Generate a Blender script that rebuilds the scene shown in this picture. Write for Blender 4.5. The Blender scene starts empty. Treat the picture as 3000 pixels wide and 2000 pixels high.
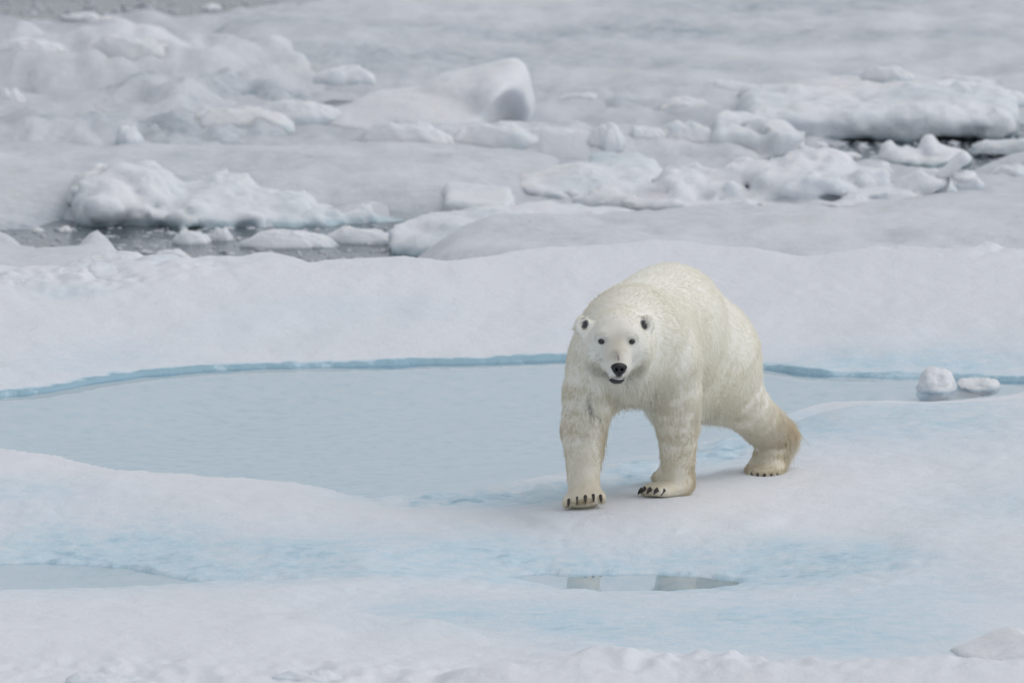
import bpy, bmesh, math, random
import numpy as np
from mathutils import Vector, kdtree

random.seed(7)
RNG = np.random.default_rng(11)
scene = bpy.context.scene
COL = scene.collection

# ------------------------------------------------------------------ camera
# a 500 mm lens on a ship's deck, about 78 m from the bear and 10.5 m above the ice
FPX, TH = 500.0 / 36.0 * 3000.0, math.radians(7.0)
CY, CH = -77.80, 10.483
cd = bpy.data.cameras.new('camera')
cam = bpy.data.objects.new('camera', cd)
COL.objects.link(cam)
cam.location = (0, CY, CH)
cam.rotation_euler = (math.pi / 2 - TH, 0, 0)
cd.lens, cd.sensor_width, cd.sensor_fit = 500.0, 36.0, 'HORIZONTAL'
cd.clip_start, cd.clip_end = 1.0, 20000.0
cd.dof.use_dof = True
cd.dof.focus_distance = 78.3
cd.dof.aperture_fstop = 5.0
scene.camera = cam

# ------------------------------------------------------------------ sky and sun (overcast)
SUN_EL, SUN_ROT = math.radians(62), math.radians(92)
w = bpy.data.worlds.new('World')
scene.world = w
w.use_nodes = True
nt = w.node_tree
nt.nodes.clear()
wo = nt.nodes.new('ShaderNodeOutputWorld')
bg = nt.nodes.new('ShaderNodeBackground')
sky = nt.nodes.new('ShaderNodeTexSky')
sky.sky_type = 'NISHITA'
sky.sun_disc = False
sky.sun_elevation = SUN_EL
sky.sun_rotation = SUN_ROT
sky.air_density, sky.dust_density, sky.ozone_density = 1.0, 1.6, 1.0
hs = nt.nodes.new('ShaderNodeHueSaturation')
hs.inputs['Saturation'].default_value = 0.25
nt.links.new(sky.outputs[0], hs.inputs['Color'])
nt.links.new(hs.outputs[0], bg.inputs[0])
bg.inputs[1].default_value = 0.128
nt.links.new(bg.outputs[0], wo.inputs[0])

sl = bpy.data.lights.new('sun', 'SUN')
sl.energy = 0.72
sl.angle = math.radians(85)
sl.color = (1.0, 0.985, 0.96)
sun = bpy.data.objects.new('sun', sl)
COL.objects.link(sun)
# the light comes from behind the bear and slightly from the right
sdir = Vector((math.sin(SUN_ROT) * math.cos(SUN_EL), math.cos(SUN_ROT) * math.cos(SUN_EL), math.sin(SUN_EL)))
sun.rotation_euler = sdir.to_track_quat('Z', 'Y').to_euler()

vs = scene.view_settings
scene.display_settings.display_device = 'sRGB'
vs.view_transform, vs.look = 'Standard', 'None'
vs.exposure, vs.gamma = 0.02, 1.0
vs.use_curve_mapping = False
scene.render.film_transparent = False
scene.cycles.max_bounces = 12
scene.cycles.diffuse_bounces = 5
scene.cycles.transparent_max_bounces = 24

# ------------------------------------------------------------------ helpers
CT, ST = math.cos(TH), math.sin(TH)


def ray(px, py):
    u, v = (px - 1500.0) / FPX, (1000.0 - py) / FPX
    return u, CT + v * ST, -ST + v * CT


def on(px, py, z):
    "point at height z seen at the photograph's pixel (px, py)"
    dx, dy, dz = ray(px, py)
    t = (z - CH) / dz
    return (dx * t, CY + dy * t, z)


def at(px, py, y):
    "point at distance y behind the bear's front paw seen at (px, py)"
    dx, dy, dz = ray(px, py)
    t = (y - CY) / dy
    return np.array((dx * t, y, CH + dz * t))


def ppm(y):
    return FPX / (y - CY) / 1.0


def _hash(ix, iy, iz, seed):
    h = (ix.astype(np.int64) * 374761393 + iy.astype(np.int64) * 668265263 + iz.astype(np.int64) * 2147483647 + seed * 1274126177) & 0xffffffff
    h = ((h ^ (h >> 13)) * 1274126177) & 0xffffffff
    h = ((h ^ (h >> 16)) * 2246822519) & 0xffffffff
    return ((h ^ (h >> 15)) & 0xffffff).astype(np.float64) / 0x7fffff - 1.0


def vnoise(x, y, z=None, seed=0):
    "smooth value noise in -1..1"
    x = np.asarray(x, float)
    y = np.asarray(y, float)
    if z is None:
        z = np.zeros_like(x) + 0.5
    ix, iy, iz = np.floor(x), np.floor(y), np.floor(z)
    fx, fy, fz = x - ix, y - iy, z - iz
    fx, fy, fz = [f * f * f * (f * (f * 6 - 15) + 10) for f in (fx, fy, fz)]
    r = 0
    for a in (0, 1):
        for b in (0, 1):
            for c in (0, 1):
                wgt = (fx if a else 1 - fx) * (fy if b else 1 - fy) * (fz if c else 1 - fz)
                r = r + wgt * _hash(ix + a, iy + b, iz + c, seed)
    return r


def fbm(x, y, z=None, oct=4, seed=0, gain=0.5):
    r, a, f = 0, 1.0, 1.0
    for o in range(oct):
        # turn each octave so the lattice does not show
        ca, sa = math.cos(0.7 * o + .3), math.sin(0.7 * o + .3)
        xx, yy = (x * ca - y * sa) * f, (x * sa + y * ca) * f
        r = r + a * vnoise(xx + 17.3 * o, yy - 9.1 * o, None if z is None else z * f + 3.7 * o, seed + o)
        a *= gain
        f *= 2.03
    return r


def smooth(e0, e1, x):
    t = np.clip((x - e0) / (e1 - e0), 0, 1)
    return t * t * (3 - 2 * t)


def sd_poly(X, Y, poly):
    "signed distance to a polygon, negative inside"
    p = np.asarray(poly, float)
    d = np.full(X.shape, 1e9)
    s = np.ones(X.shape, bool)
    n = len(p)
    for i in range(n):
        ax, ay = p[i]
        bx, by = p[(i + 1) % n]
        ex, ey = bx - ax, by - ay
        wx, wy = X - ax, Y - ay
        t = np.clip((wx * ex + wy * ey) / (ex * ex + ey * ey + 1e-12), 0, 1)
        d = np.minimum(d, (wx - ex * t) ** 2 + (wy - ey * t) ** 2)
        c = ((ay <= Y) & (by > Y)) | ((by <= Y) & (ay > Y))
        cross = ex * wy - ey * wx
        flip = c & (((ey > 0) & (cross > 0)) | ((ey < 0) & (cross < 0)))
        s = s ^ flip
    return np.where(s, 1, -1) * np.sqrt(d)


def new_mesh(name, verts, faces, mat=None, attrs=None, smooth_shade=True):
    me = bpy.data.meshes.new(name)
    verts = np.asarray(verts, np.float32)
    faces = np.asarray(faces, np.int32)
    k = faces.shape[1]
    me.vertices.add(len(verts))
    me.vertices.foreach_set('co', verts.ravel())
    me.loops.add(faces.size)
    me.loops.foreach_set('vertex_index', faces.ravel())
    me.polygons.add(len(faces))
    me.polygons.foreach_set('loop_start', np.arange(0, faces.size, k, dtype=np.int32))
    me.polygons.foreach_set('use_smooth', np.full(len(faces), smooth_shade))
    me.update(calc_edges=True)
    for an, av in (attrs or {}).items():
        av = np.asarray(av, np.float32)
        if av.ndim == 1:
            a = me.attributes.new(an, 'FLOAT', 'POINT')
            a.data.foreach_set('value', av)
        else:
            a = me.attributes.new(an, 'FLOAT_COLOR', 'POINT')
            a.data.foreach_set('color', np.concatenate([av, np.ones((len(av), 1), np.float32)], 1).ravel())
    if mat:
        me.materials.append(mat)
    me.validate()
    return me


def obj(name, me, parent=None, loc=None):
    o = bpy.data.objects.new(name, me)
    COL.objects.link(o)
    if loc is not None:
        o.location = loc
    if parent:
        o.parent = parent
    return o


def tag(o, label=None, cat=None, group=None, kind=None):
    if label:
        o['label'] = label
    if cat:
        o['category'] = cat
    if group:
        o['group'] = group
    if kind:
        o['kind'] = kind
    return o


def grid_faces(nx, ny, mask=None):
    i, j = np.meshgrid(np.arange(nx - 1), np.arange(ny - 1), indexing='ij')
    a = (i * ny + j).ravel()
    f = np.stack([a, a + ny, a + ny + 1, a + 1], 1)
    if mask is not None:
        m = mask.ravel()
        f = f[m[f].any(1)]
        used = np.unique(f)
        remap = np.full(nx * ny, -1)
        remap[used] = np.arange(len(used))
        return remap[f], used
    return f


def surface_nets(F, org, h):
    "closed quad mesh of F = 0 (negative inside)"
    nx, ny, nz = F.shape
    ins = F < 0
    c = np.zeros((nx - 1, ny - 1, nz - 1), np.int16)
    for a in (0, 1):
        for b in (0, 1):
            for d in (0, 1):
                c += ins[a:nx - 1 + a, b:ny - 1 + b, d:nz - 1 + d]
    cells = np.argwhere((c > 0) & (c < 8))
    idx = np.full(c.shape, -1, np.int64)
    idx[tuple(cells.T)] = np.arange(len(cells))
    acc = np.zeros((len(cells), 3))
    cnt = np.zeros(len(cells))
    cor = [(a, b, d) for a in (0, 1) for b in (0, 1) for d in (0, 1)]
    vals = {k: F[cells[:, 0] + k[0], cells[:, 1] + k[1], cells[:, 2] + k[2]].astype(float) for k in cor}
    for k in cor:
        for ax in range(3):
            if k[ax] == 0:
                k2 = list(k)
                k2[ax] = 1
                k2 = tuple(k2)
                va, vb = vals[k], vals[k2]
                m = (va < 0) != (vb < 0)
                t = np.where(m, va / np.where(m, va - vb, 1), 0)
                p = np.zeros((len(cells), 3)) + np.array(k)
                p[:, ax] = t
                acc[m] += p[m]
                cnt[m] += 1
    V = (cells + acc / cnt[:, None]) * h + np.array(org)
    faces = []
    for ax in range(3):
        o1, o2 = [a for a in range(3) if a != ax]
        sl0 = [slice(1, -1)] * 3
        sl1 = [slice(1, -1)] * 3
        sl0[ax] = slice(0, -1)
        sl1[ax] = slice(1, None)
        A, B = ins[tuple(sl0)], ins[tuple(sl1)]
        e = np.argwhere(A != B)
        g = e + 1
        g[:, ax] -= 1
        sgn = A[tuple(e.T)]

        def cell(d1, d2):
            q = g.copy()
            q[:, o1] -= d1
            q[:, o2] -= d2
            return idx[tuple(q.T)]
        quad = np.stack([cell(1, 1), cell(0, 1), cell(0, 0), cell(1, 0)], 1)
        fl = sgn if ax != 1 else ~sgn
        quad[~fl] = quad[~fl][:, ::-1]
        faces.append(quad)
    return V, np.concatenate(faces)


class Prim:
    "ellipsoid, round cone or rounded box with what fur needs to know about it"

    def __init__(s, kind, a, b=None, r=None, r2=None, rot=None, k=0.05, flow=(0, 0, -1), ln=0.04, lift=0.25, dirt=0.0, sub=False):
        s.kind, s.a, s.b, s.r, s.r2, s.k, s.sub = kind, np.array(a, float), b, r, r2, k, sub
        if b is not None:
            s.b = np.array(b, float)
        s.R = np.eye(3) if rot is None else rot
        f = np.array(flow, float)
        s.flow, s.ln, s.lift, s.dirt = f / (np.linalg.norm(f) + 1e-9), ln, lift, dirt

    def bounds(s, m):
        if s.kind == 'cone':
            R = max(s.r, s.r2)
            return np.minimum(s.a, s.b) - R - m, np.maximum(s.a, s.b) + R + m
        R = np.array(s.r)
        e = np.sqrt(((s.R * R[None, :]) ** 2).sum(1)) if s.kind == 'ell' else (np.abs(s.R) * R[None, :]).sum(1)
        return s.a - e - m, s.a + e + m

    def d(s, X, Y, Z):
        if s.kind == 'cone':
            ba = s.b - s.a
            L2 = (ba ** 2).sum()
            t = np.clip(((X - s.a[0]) * ba[0] + (Y - s.a[1]) * ba[1] + (Z - s.a[2]) * ba[2]) / L2, 0, 1)
            q = np.sqrt((X - s.a[0] - ba[0] * t) ** 2 + (Y - s.a[1] - ba[1] * t) ** 2 + (Z - s.a[2] - ba[2] * t) ** 2)
            return q - (s.r + (s.r2 - s.r) * t)
        x, y, z = X - s.a[0], Y - s.a[1], Z - s.a[2]
        R = s.R
        p = [R[0, i] * x + R[1, i] * y + R[2, i] * z for i in range(3)]
        if s.kind == 'box':
            rr = s.r2
            q = [np.abs(p[i]) - (s.r[i] - rr) for i in range(3)]
            o = np.sqrt(sum(np.maximum(v, 0) ** 2 for v in q))
            return o + np.minimum(np.maximum(np.maximum(q[0], q[1]), q[2]), 0) - rr
        k0 = np.sqrt(sum((p[i] / s.r[i]) ** 2 for i in range(3)))
        k1 = np.sqrt(sum((p[i] / s.r[i] ** 2) ** 2 for i in range(3)))
        return k0 * (k0 - 1.0) / np.maximum(k1, 1e-6)


def rotz(deg):
    a = math.radians(deg)
    return np.array([[math.cos(a), -math.sin(a), 0], [math.sin(a), math.cos(a), 0], [0, 0, 1.0]])


def rotx(deg):
    a = math.radians(deg)
    return np.array([[1.0, 0, 0], [0, math.cos(a), -math.sin(a)], [0, math.sin(a), math.cos(a)]])


def roty(deg):
    a = math.radians(deg)
    return np.array([[math.cos(a), 0, math.sin(a)], [0, 1.0, 0], [-math.sin(a), 0, math.cos(a)]])


def build_sdf(prims, h, pad=0.12, noise=None, zmin=None):
    lo = np.min([p.bounds(pad)[0] for p in prims if not p.sub], 0)
    hi = np.max([p.bounds(pad)[1] for p in prims if not p.sub], 0)
    if zmin is not None:
        lo[2] = max(lo[2], zmin)
    n = np.ceil((hi - lo) / h).astype(int) + 1
    F = np.full(n, 10.0, np.float32)
    ax = [lo[i] + h * np.arange(n[i]) for i in range(3)]
    for p in prims:
        b0, b1 = p.bounds(p.k + 3 * h + 0.02)
        sl = []
        for i in range(3):
            i0 = max(0, int((b0[i] - lo[i]) / h))
            i1 = min(n[i], int((b1[i] - lo[i]) / h) + 2)
            sl.append(slice(i0, max(i0, i1)))
        X, Y, Z = np.meshgrid(*[ax[i][sl[i]] for i in range(3)], indexing='ij')
        if X.size == 0:
            continue
        D = p.d(X, Y, Z)
        G = F[tuple(sl)]
        if p.sub:
            q = np.maximum(p.k - np.abs(G + D), 0) / p.k
            F[tuple(sl)] = np.maximum(G, -D) + q * q * p.k * 0.25
        else:
            q = np.maximum(p.k - np.abs(G - D), 0) / p.k
            F[tuple(sl)] = np.minimum(G, D) - q * q * p.k * 0.25
    if noise:
        m = np.abs(F) < 0.5
        ii = np.argwhere(m)
        P = lo + ii * h
        F[m] += noise(P[:, 0], P[:, 1], P[:, 2]).astype(np.float32)
    F[0], F[-1], F[:, 0], F[:, -1], F[:, :, -1] = 10, 10, 10, 10, 10
    F[:, :, 0] = 10
    return surface_nets(F, lo, h)


# ------------------------------------------------------------------ materials
def mat_new(name):
    m = bpy.data.materials.new(name)
    m.use_nodes = True
    n = m.node_tree
    n.nodes.clear()
    out = n.nodes.new('ShaderNodeOutputMaterial')
    return m, n, out


def N(n, t, **kw):
    x = n.nodes.new(t)
    for k, v in kw.items():
        setattr(x, k, v)
    return x


def snow_material(name, white, blue, deep, warm, grain=0.35, coarse=0.0, rough=0.6, sss=0.0):
    "granular snow; the vertex attribute 'blue' says where wet blue ice shows"
    m, n, out = mat_new(name)
    L = n.links.new
    bs = N(n, 'ShaderNodeBsdfPrincipled')
    at_ = N(n, 'ShaderNodeAttribute', attribute_name='blue')
    tc = N(n, 'ShaderNodeNewGeometry')
    n1 = N(n, 'ShaderNodeTexNoise')
    n1.inputs['Scale'].default_value = 9.0
    n1.inputs['Detail'].default_value = 6
    n1.inputs['Roughness'].default_value = 0.65
    L(tc.outputs['Position'], n1.inputs['Vector'])
    n2 = N(n, 'ShaderNodeTexNoise')
    n2.inputs['Scale'].default_value = 1.3
    n2.inputs['Detail'].default_value = 3
    L(tc.outputs['Position'], n2.inputs['Vector'])
    n3 = N(n, 'ShaderNodeTexNoise')
    n3.inputs['Scale'].default_value = 45.0
    n3.inputs['Detail'].default_value = 4
    n3.inputs['Roughness'].default_value = 0.7
    L(tc.outputs['Position'], n3.inputs['Vector'])
    # break the blue up with grain
    mr = N(n, 'ShaderNodeMapRange')
    mr.inputs['From Min'].default_value, mr.inputs['From Max'].default_value = 0.3, 0.7
    mr.inputs['To Min'].default_value, mr.inputs['To Max'].default_value = 0.45, 1.5
    L(n1.outputs['Fac'], mr.inputs['Value'])
    mu = N(n, 'ShaderNodeMath', operation='MULTIPLY', use_clamp=True)
    L(at_.outputs['Fac'], mu.inputs[0])
    L(mr.outputs[0], mu.inputs[1])
    cr = N(n, 'ShaderNodeValToRGB')
    e = cr.color_ramp.elements
    e[0].position, e[0].color = 0.0, (*white, 1)
    e[1].position, e[1].color = 1.0, (*deep, 1)
    x = cr.color_ramp.elements.new(0.55)
    x.color = (*blue, 1)
    L(mu.outputs[0], cr.inputs['Fac'])
    # old snow is faintly warmer in patches
    mx = N(n, 'ShaderNodeMix', data_type='RGBA', blend_type='MULTIPLY')
    mr2 = N(n, 'ShaderNodeMapRange')
    mr2.inputs['From Min'].default_value, mr2.inputs['From Max'].default_value = 0.45, 0.75
    L(n2.outputs['Fac'], mr2.inputs['Value'])
    L(mr2.outputs[0], mx.inputs[0])
    L(cr.outputs['Color'], mx.inputs[6])
    mx.inputs[7].default_value = (*warm, 1)
    L(mx.outputs[2], bs.inputs['Base Color'])
    bs.inputs['Roughness'].default_value = rough
    bs.inputs['IOR'].default_value = 1.31
    bs.inputs['Specular IOR Level'].default_value = 0.35
    if sss:
        bs.inputs['Subsurface Weight'].default_value = sss
        bs.inputs['Subsurface Radius'].default_value = (.8, .9, 1.0)
        bs.inputs['Subsurface Scale'].default_value = .08
    b1 = N(n, 'ShaderNodeBump')
    b1.inputs['Strength'].default_value = grain
    b1.inputs['Distance'].default_value = 0.012
    L(n3.outputs['Fac'], b1.inputs['Height'])
    b2 = N(n, 'ShaderNodeBump')
    b2.inputs['Strength'].default_value = 0.7
    b2.inputs['Distance'].default_value = 0.02 + coarse
    wt = N(n, 'ShaderNodeAttribute', attribute_name='wet')
    wm = N(n, 'ShaderNodeMath', operation='MULTIPLY_ADD')
    L(wt.outputs['Fac'], wm.inputs[0])
    wm.inputs[1].default_value, wm.inputs[2].default_value = -.68, .7
    L(wm.outputs[0], b2.inputs['Strength'])
    L(n1.outputs['Fac'], b2.inputs['Height'])
    L(b1.outputs[0], b2.inputs['Normal'])
    L(b2.outputs[0], bs.inputs['Normal'])
    L(bs.outputs[0], out.inputs[0])
    return m


M_SNOW = snow_material('snow', (0.78, 0.797, 0.84), (0.56, 0.71, 0.80), (0.33, 0.50, 0.60), (0.975, 0.975, 0.955))
M_ICE = snow_material('old_ice', (0.78, 0.79, 0.82), (0.50, 0.62, 0.68), (0.24, 0.36, 0.42), (0.95, 0.95, 0.925), grain=0.3, coarse=0.015, sss=.7)
M_FLOE = snow_material('wet_snow', (0.73, 0.745, 0.785), (0.50, 0.535, 0.58), (0.24, 0.33, 0.38), (0.955, 0.955, 0.93), grain=0.3, coarse=0.015, sss=.6)
M_BRASH = snow_material('brash', (0.62, 0.64, 0.68), (0.44, 0.475, 0.52), (0.20, 0.23, 0.26), (0.97, 0.97, 0.96), grain=0.4)


def water_material(name, tint, refl_rough, wave, wave_scale, body=None):
    "sheet of clear water: Fresnel reflection over what lies below; 'body' makes it deep and opaque"
    m, n, out = mat_new(name)
    L = n.links.new
    gl = N(n, 'ShaderNodeBsdfGlossy')
    gl.inputs['Roughness'].default_value = refl_rough
    gl.inputs['Color'].default_value = (0.97, 0.98, 1, 1)
    if body is None:
        tr = N(n, 'ShaderNodeBsdfTransparent')
        tr.inputs['Color'].default_value = (*tint, 1)
    else:
        tr = N(n, 'ShaderNodeBsdfDiffuse')
        tr.inputs['Color'].default_value = (*body, 1)
    fr = N(n, 'ShaderNodeFresnel')
    fr.inputs['IOR'].default_value = 1.333
    tc = N(n, 'ShaderNodeTexCoord')
    mp = N(n, 'ShaderNodeMapping')
    mp.inputs['Scale'].default_value = (1.0, 0.55, 1.0)
    L(tc.outputs['Object'], mp.inputs['Vector'])
    ns = N(n, 'ShaderNodeTexNoise')
    ns.inputs['Scale'].default_value = wave_scale
    ns.inputs['Detail'].default_value = 3
    L(mp.outputs[0], ns.inputs['Vector'])
    bp = N(n, 'ShaderNodeBump')
    bp.inputs['Strength'].default_value = 1.0
    bp.inputs['Distance'].default_value = wave
    L(ns.outputs['Fac'], bp.inputs['Height'])
    L(bp.outputs[0], gl.inputs['Normal'])
    mx = N(n, 'ShaderNodeMixShader')
    L(fr.outputs[0], mx.inputs[0])
    L(tr.outputs[0], mx.inputs[1])
    L(gl.outputs[0], mx.inputs[2])
    L(mx.outputs[0], out.inputs[0])
    return m


M_POND = water_material('melt_water', (0.95, 0.98, 0.99), 0.02, 0.00003, 3.0)
M_SEA = water_material('sea_water', None, 0.15, 0.010, 6.0, body=(0.085, 0.105, 0.118))

# ------------------------------------------------------------------ near floe: the ground the bear walks on
ZP, ZQ, ZS = -0.07, -0.13, -0.35     # melt pond, small pools in front, sea

ctrl = []
for px, z in ((-500, 0.0), (0, 0.0), (500, 0.0), (1000, 0.0), (1500, 0.0), (2000, 0.0), (2500, 0.01), (3000, 0.04), (3500, 0.05)):
    ctrl.append((px, 2060, z - 0.04))
    ctrl.append((px, 1990, z - 0.02))
ctrl += [(0, 1925, 0.0), (500, 1925, 0.0), (1000, 1930, 0.0), (1500, 1940, 0.0), (1750, 1932, .02), (2000, 1930, 0.02), (2200, 1946, 0.0), (2500, 1950, 0.0), (2700, 1948, 0.0), (3000, 1950, 0.0)]
ctrl += [(1000, 1890, -0.04), (1500, 1900, -0.17), (1750, 1895, -0.20), (2000, 1895, -0.21), (2250, 1900, -0.22), (2500, 1905, -0.22), (2800, 1895, -0.18), (3200, 1880, -0.14)]
ctrl += [(-400, 1850, 0.02), (0, 1850, 0.01), (500, 1850, 0.0), (700, 1795, .005), (1000, 1808, .0), (1250, 1822, -.025), (1500, 1842, -.075), (1800, 1852, -.10), (2000, 1850, -0.12), (2500, 1850, -0.11), (3000, 1840, -0.07)]
ctrl += [(0, 1780, 0.0), (500, 1780, 0.0), (850, 1785, -0.01), (1100, 1800, -0.02), (1300, 1780, -0.10), (1500, 1790, -0.12), (2000, 1780, -0.07), (2500, 1770, -0.04), (3000, 1740, -0.02)]
ctrl += [(-300, 1712, -0.06), (0, 1712, -0.06), (300, 1702, -0.06), (700, 1694, -0.055), (950, 1700, -0.06), (1200, 1690, -0.05), (1450, 1687, -0.05), (1560, 1696, -0.07), (1650, 1716, -0.10), (1760, 1724, -0.112), (2000, 1718, -0.11), (2200, 1692, -0.10), (2400, 1657, -0.07), (2600, 1632, -0.03), (2800, 1602, 0.0), (3000, 1592, 0.02), (3300, 1590, 0.02)]
ctrl += [(0, 1600, -0.07), (500, 1600, -0.07), (800, 1640, -0.10), (1100, 1640, -0.10), (1000, 1580, -0.06), (1500, 1610, -0.08), (2000, 1610, -0.085), (2300, 1600, -0.07), (2500, 1575, -0.05), (2800, 1540, 0.0), (3000, 1530, 0.0)]
ctrl += [(-300, 1430, 0.06), (0, 1440, 0.05), (500, 1490, 0.01), (800, 1500, 0.0), (1100, 1515, -0.02), (1400, 1515, -0.015), (2500, 1450, 0.03), (3000, 1440, 0.05)]
ctrl += [(-300, 1325, 0.11), (0, 1336, 0.10), (200, 1358, 0.08), (370, 1392, 0.05), (500, 1410, 0.035), (770, 1415, 0.025), (1000, 1434, 0.0), (1150, 1462, -0.03), (1300, 1478, -0.045), (1500, 1482, -0.045), (1640, 1478, -0.02)]
ctrl += [(2400, 1398, 0.0), (2700, 1394, 0.02), (3000, 1388, 0.04), (3300, 1380, 0.05)]
ctrl += [(1850, 1385, -0.075), (1990, 1360, -0.075), (2100, 1330, -0.06), (2200, 1300, -0.05), (2300, 1330, -0.01), (2300, 1250, -0.04), (2400, 1300, 0.01), (2700, 1300, 0.05), (3000, 1290, 0.08), (2700, 1225, 0.08), (3000, 1210, 0.1), (3300, 1200, .1)]
ctrl += [(2290, 1198, -0.06), (2400, 1164, 0.03), (2500, 1155, 0.06), (2700, 1154, 0.07), (2900, 1142, 0.075), (3000, 1130, 0.09), (3300, 1110, .1)]
for px, py in ((-300, 1110), (0, 1100), (300, 1060), (600, 1040), (1000, 1035), (1500, 1020), (2300, 1040), (2700, 1055), (3000, 1060), (3300, 1050)):
    ctrl.append((px, py, 0.0))
for px, z in ((-300, .1), (0, .08), (500, .07), (1000, .06), (1500, .07), (2300, .08), (2700, .08), (3000, .09), (3300, .1)):
    ctrl.append((px, 950, z))
    ctrl.append((px, 860, z + .10))
CREST = [(-500, 790, 0.2), (-200, 782, .2), (0, 780, 0.2), (150, 770, .2), (300, 752, .22), (440, 748, 0.22), (520, 764, 0.21), (570, 760, .22), (640, 754, 0.23), (760, 737, 0.25), (830, 740, 0.25), (900, 768, 0.22), (1000, 757, 0.23), (1150, 751, .24), (1300, 746, 0.26), (1500, 736, 0.28), (1600, 720, 0.31), (1670, 706, 0.335), (1750, 700, 0.345), (1900, 698, 0.35), (2050, 706, 0.34), (2200, 724, 0.32), (2360, 742, 0.30), (2500, 740, 0.30), (2700, 738, 0.30), (2850, 742, 0.3), (2930, 728, 0.3), (3000, 745, 0.3), (3300, 740, .3), (3600, 740, .3)]
CREST = [(a_, b_ + (14 if 100 < a_ < 1400 else 0), c_) for a_, b_, c_ in CREST]
ctrl += CREST
ctrl = np.array(ctrl, float)
CP = np.array([on(*c) for c in ctrl])
# where the paws stand: (px, distance, height)
FEET = [(1711, 0.0, .018), (1650, -.04, .006), (1775, .0, .032), (1711, -.35, .004), (1600, .2, -.035), (1955, .42, .020), (1890, .34, .018), (2010, .5, .016), (1850, .0, .024), (1900, .72, .0), (2040, .95, .0),
        (2000, .05, .024), (2200, .6, .012), (2240, 1.55, -.004), (2140, 1.3, -.006), (2330, 1.5, -.004), (2240, 1.85, -.015), (1945, 1.05, -.02), (1900, -.6, .005), (2200, -.3, .0)]
CP = np.concatenate([CP, [np.append(at(px, 1440, y)[:2], z) for px, y, z in FEET]])
SY = 0.42


def rbf_setup(P):
    A = np.sqrt((P[:, None, 0] - P[None, :, 0]) ** 2 + (SY * (P[:, None, 1] - P[None, :, 1])) ** 2 + 0.16 ** 2)
    n = len(P)
    A = -A + 0.0
    M = np.zeros((n + 1, n + 1))
    M[:n, :n] = A + np.eye(n) * 0.03
    M[:n, n] = M[n, :n] = 1
    return np.linalg.solve(M, np.append(P[:, 2], 0))


RW = rbf_setup(CP)


def base_h(x, y):
    x = np.clip(x, -3.9, 3.9)
    y = np.clip(y, -7.4, 13.2)
    r = np.full(x.shape, RW[-1])
    for i in range(len(CP)):
        r -= RW[i] * np.sqrt((x - CP[i, 0]) ** 2 + (SY * (y - CP[i, 1])) ** 2 + 0.16 ** 2)
    return r


POND = [(-900, 1215), (-200, 1178), (0, 1162), (150, 1151), (300, 1122), (420, 1102), (600, 1087), (750, 1081), (900, 1076), (1100, 1072), (1300, 1067), (1500, 1061), (1650, 1058), (1900, 1062), (2100, 1070), (2250, 1083), (2400, 1098), (2600, 1106), (2720, 1104), (2850, 1112), (3000, 1118), (3050, 1135), (2950, 1165), (2700, 1180), (2500, 1180), (2380, 1190), (2290, 1215), (2200, 1262), (2080, 1300), (1990, 1318), (1900, 1326), (1780, 1345), (1680, 1382), (1500, 1412), (1350, 1440), (1150, 1462), (950, 1462), (700, 1450), (350, 1440), (0, 1400), (-900, 1390)]
POOLS = [[(-500, 1652), (150, 1648), (380, 1664), (520, 1690), (640, 1705), (400, 1722), (-500, 1740)],
         [(1470, 1690), (1560, 1681), (1700, 1680), (1950, 1682), (2080, 1690), (2170, 1706), (2130, 1722), (2050, 1730), (1760, 1736), (1640, 1726), (1540, 1704)]]
POND_W = [on(px, py, ZP)[:2] for px, py in POND]
POOLS_W = [[on(px, py, ZQ)[:2] for px, py in q] for q in POOLS]


def blob(X, Y, px, py, rx, ry, a):
    c = on(px, py, -0.03 if py > 900 else .2)
    return a * np.exp(-((X - c[0]) / (rx / 530)) ** 2 - ((Y - c[1]) / (ry / 64)) ** 2)


BLUE = [(250, 1640, 520, 70, .5), (900, 1640, 380, 45, .40), (1300, 1610, 280, 60, .38), (2050, 1640, 480, 45, .60), (2450, 1615, 220, 35, .40),
        (100, 1470, 300, 25, .30), (300, 1560, 350, 40, .30), (700, 1575, 300, 35, .35), (1500, 1800, 350, 45, .48), (2200, 1795, 380, 60, .40),
        (1950, 1850, 320, 40, .35), (2500, 1885, 480, 45, .45), (2750, 1740, 380, 70, .25), (1320, 1770, 150, 18, .35), (2950, 1500, 260, 60, .25),
        (2550, 1255, 400, 60, .40), (2350, 1225, 130, 40, .4), (2850, 1300, 280, 60, .32), (2130, 1300, 130, 70, .40), (1860, 1370, 120, 45, .5),
        (1350, 1447, 360, 30, .35), (1580, 1440, 170, 38, .35), (450, 1055, 450, 35, .25), (60, 1100, 220, 40, .2), (2380, 1065, 330, 26, .40), (2900, 1070, 320, 40, .42),
        (1750, 1010, 500, 40, .12), (1100, 960, 260, 18, .18), (700, 1000, 300, 30, .15), (200, 840, 120, 10, .2)]
ROUGH = [(200, 810, 330, 35, 1.0), (500, 790, 250, 22, .7), (2850, 760, 260, 35, .9), (2550, 770, 250, 20, .5), (750, 750, 200, 12, .35),
         (300, 1985, 600, 30, .6), (1200, 1985, 600, 30, .7), (2100, 1985, 600, 28, .8), (2850, 1985, 350, 30, .5)]


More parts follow.
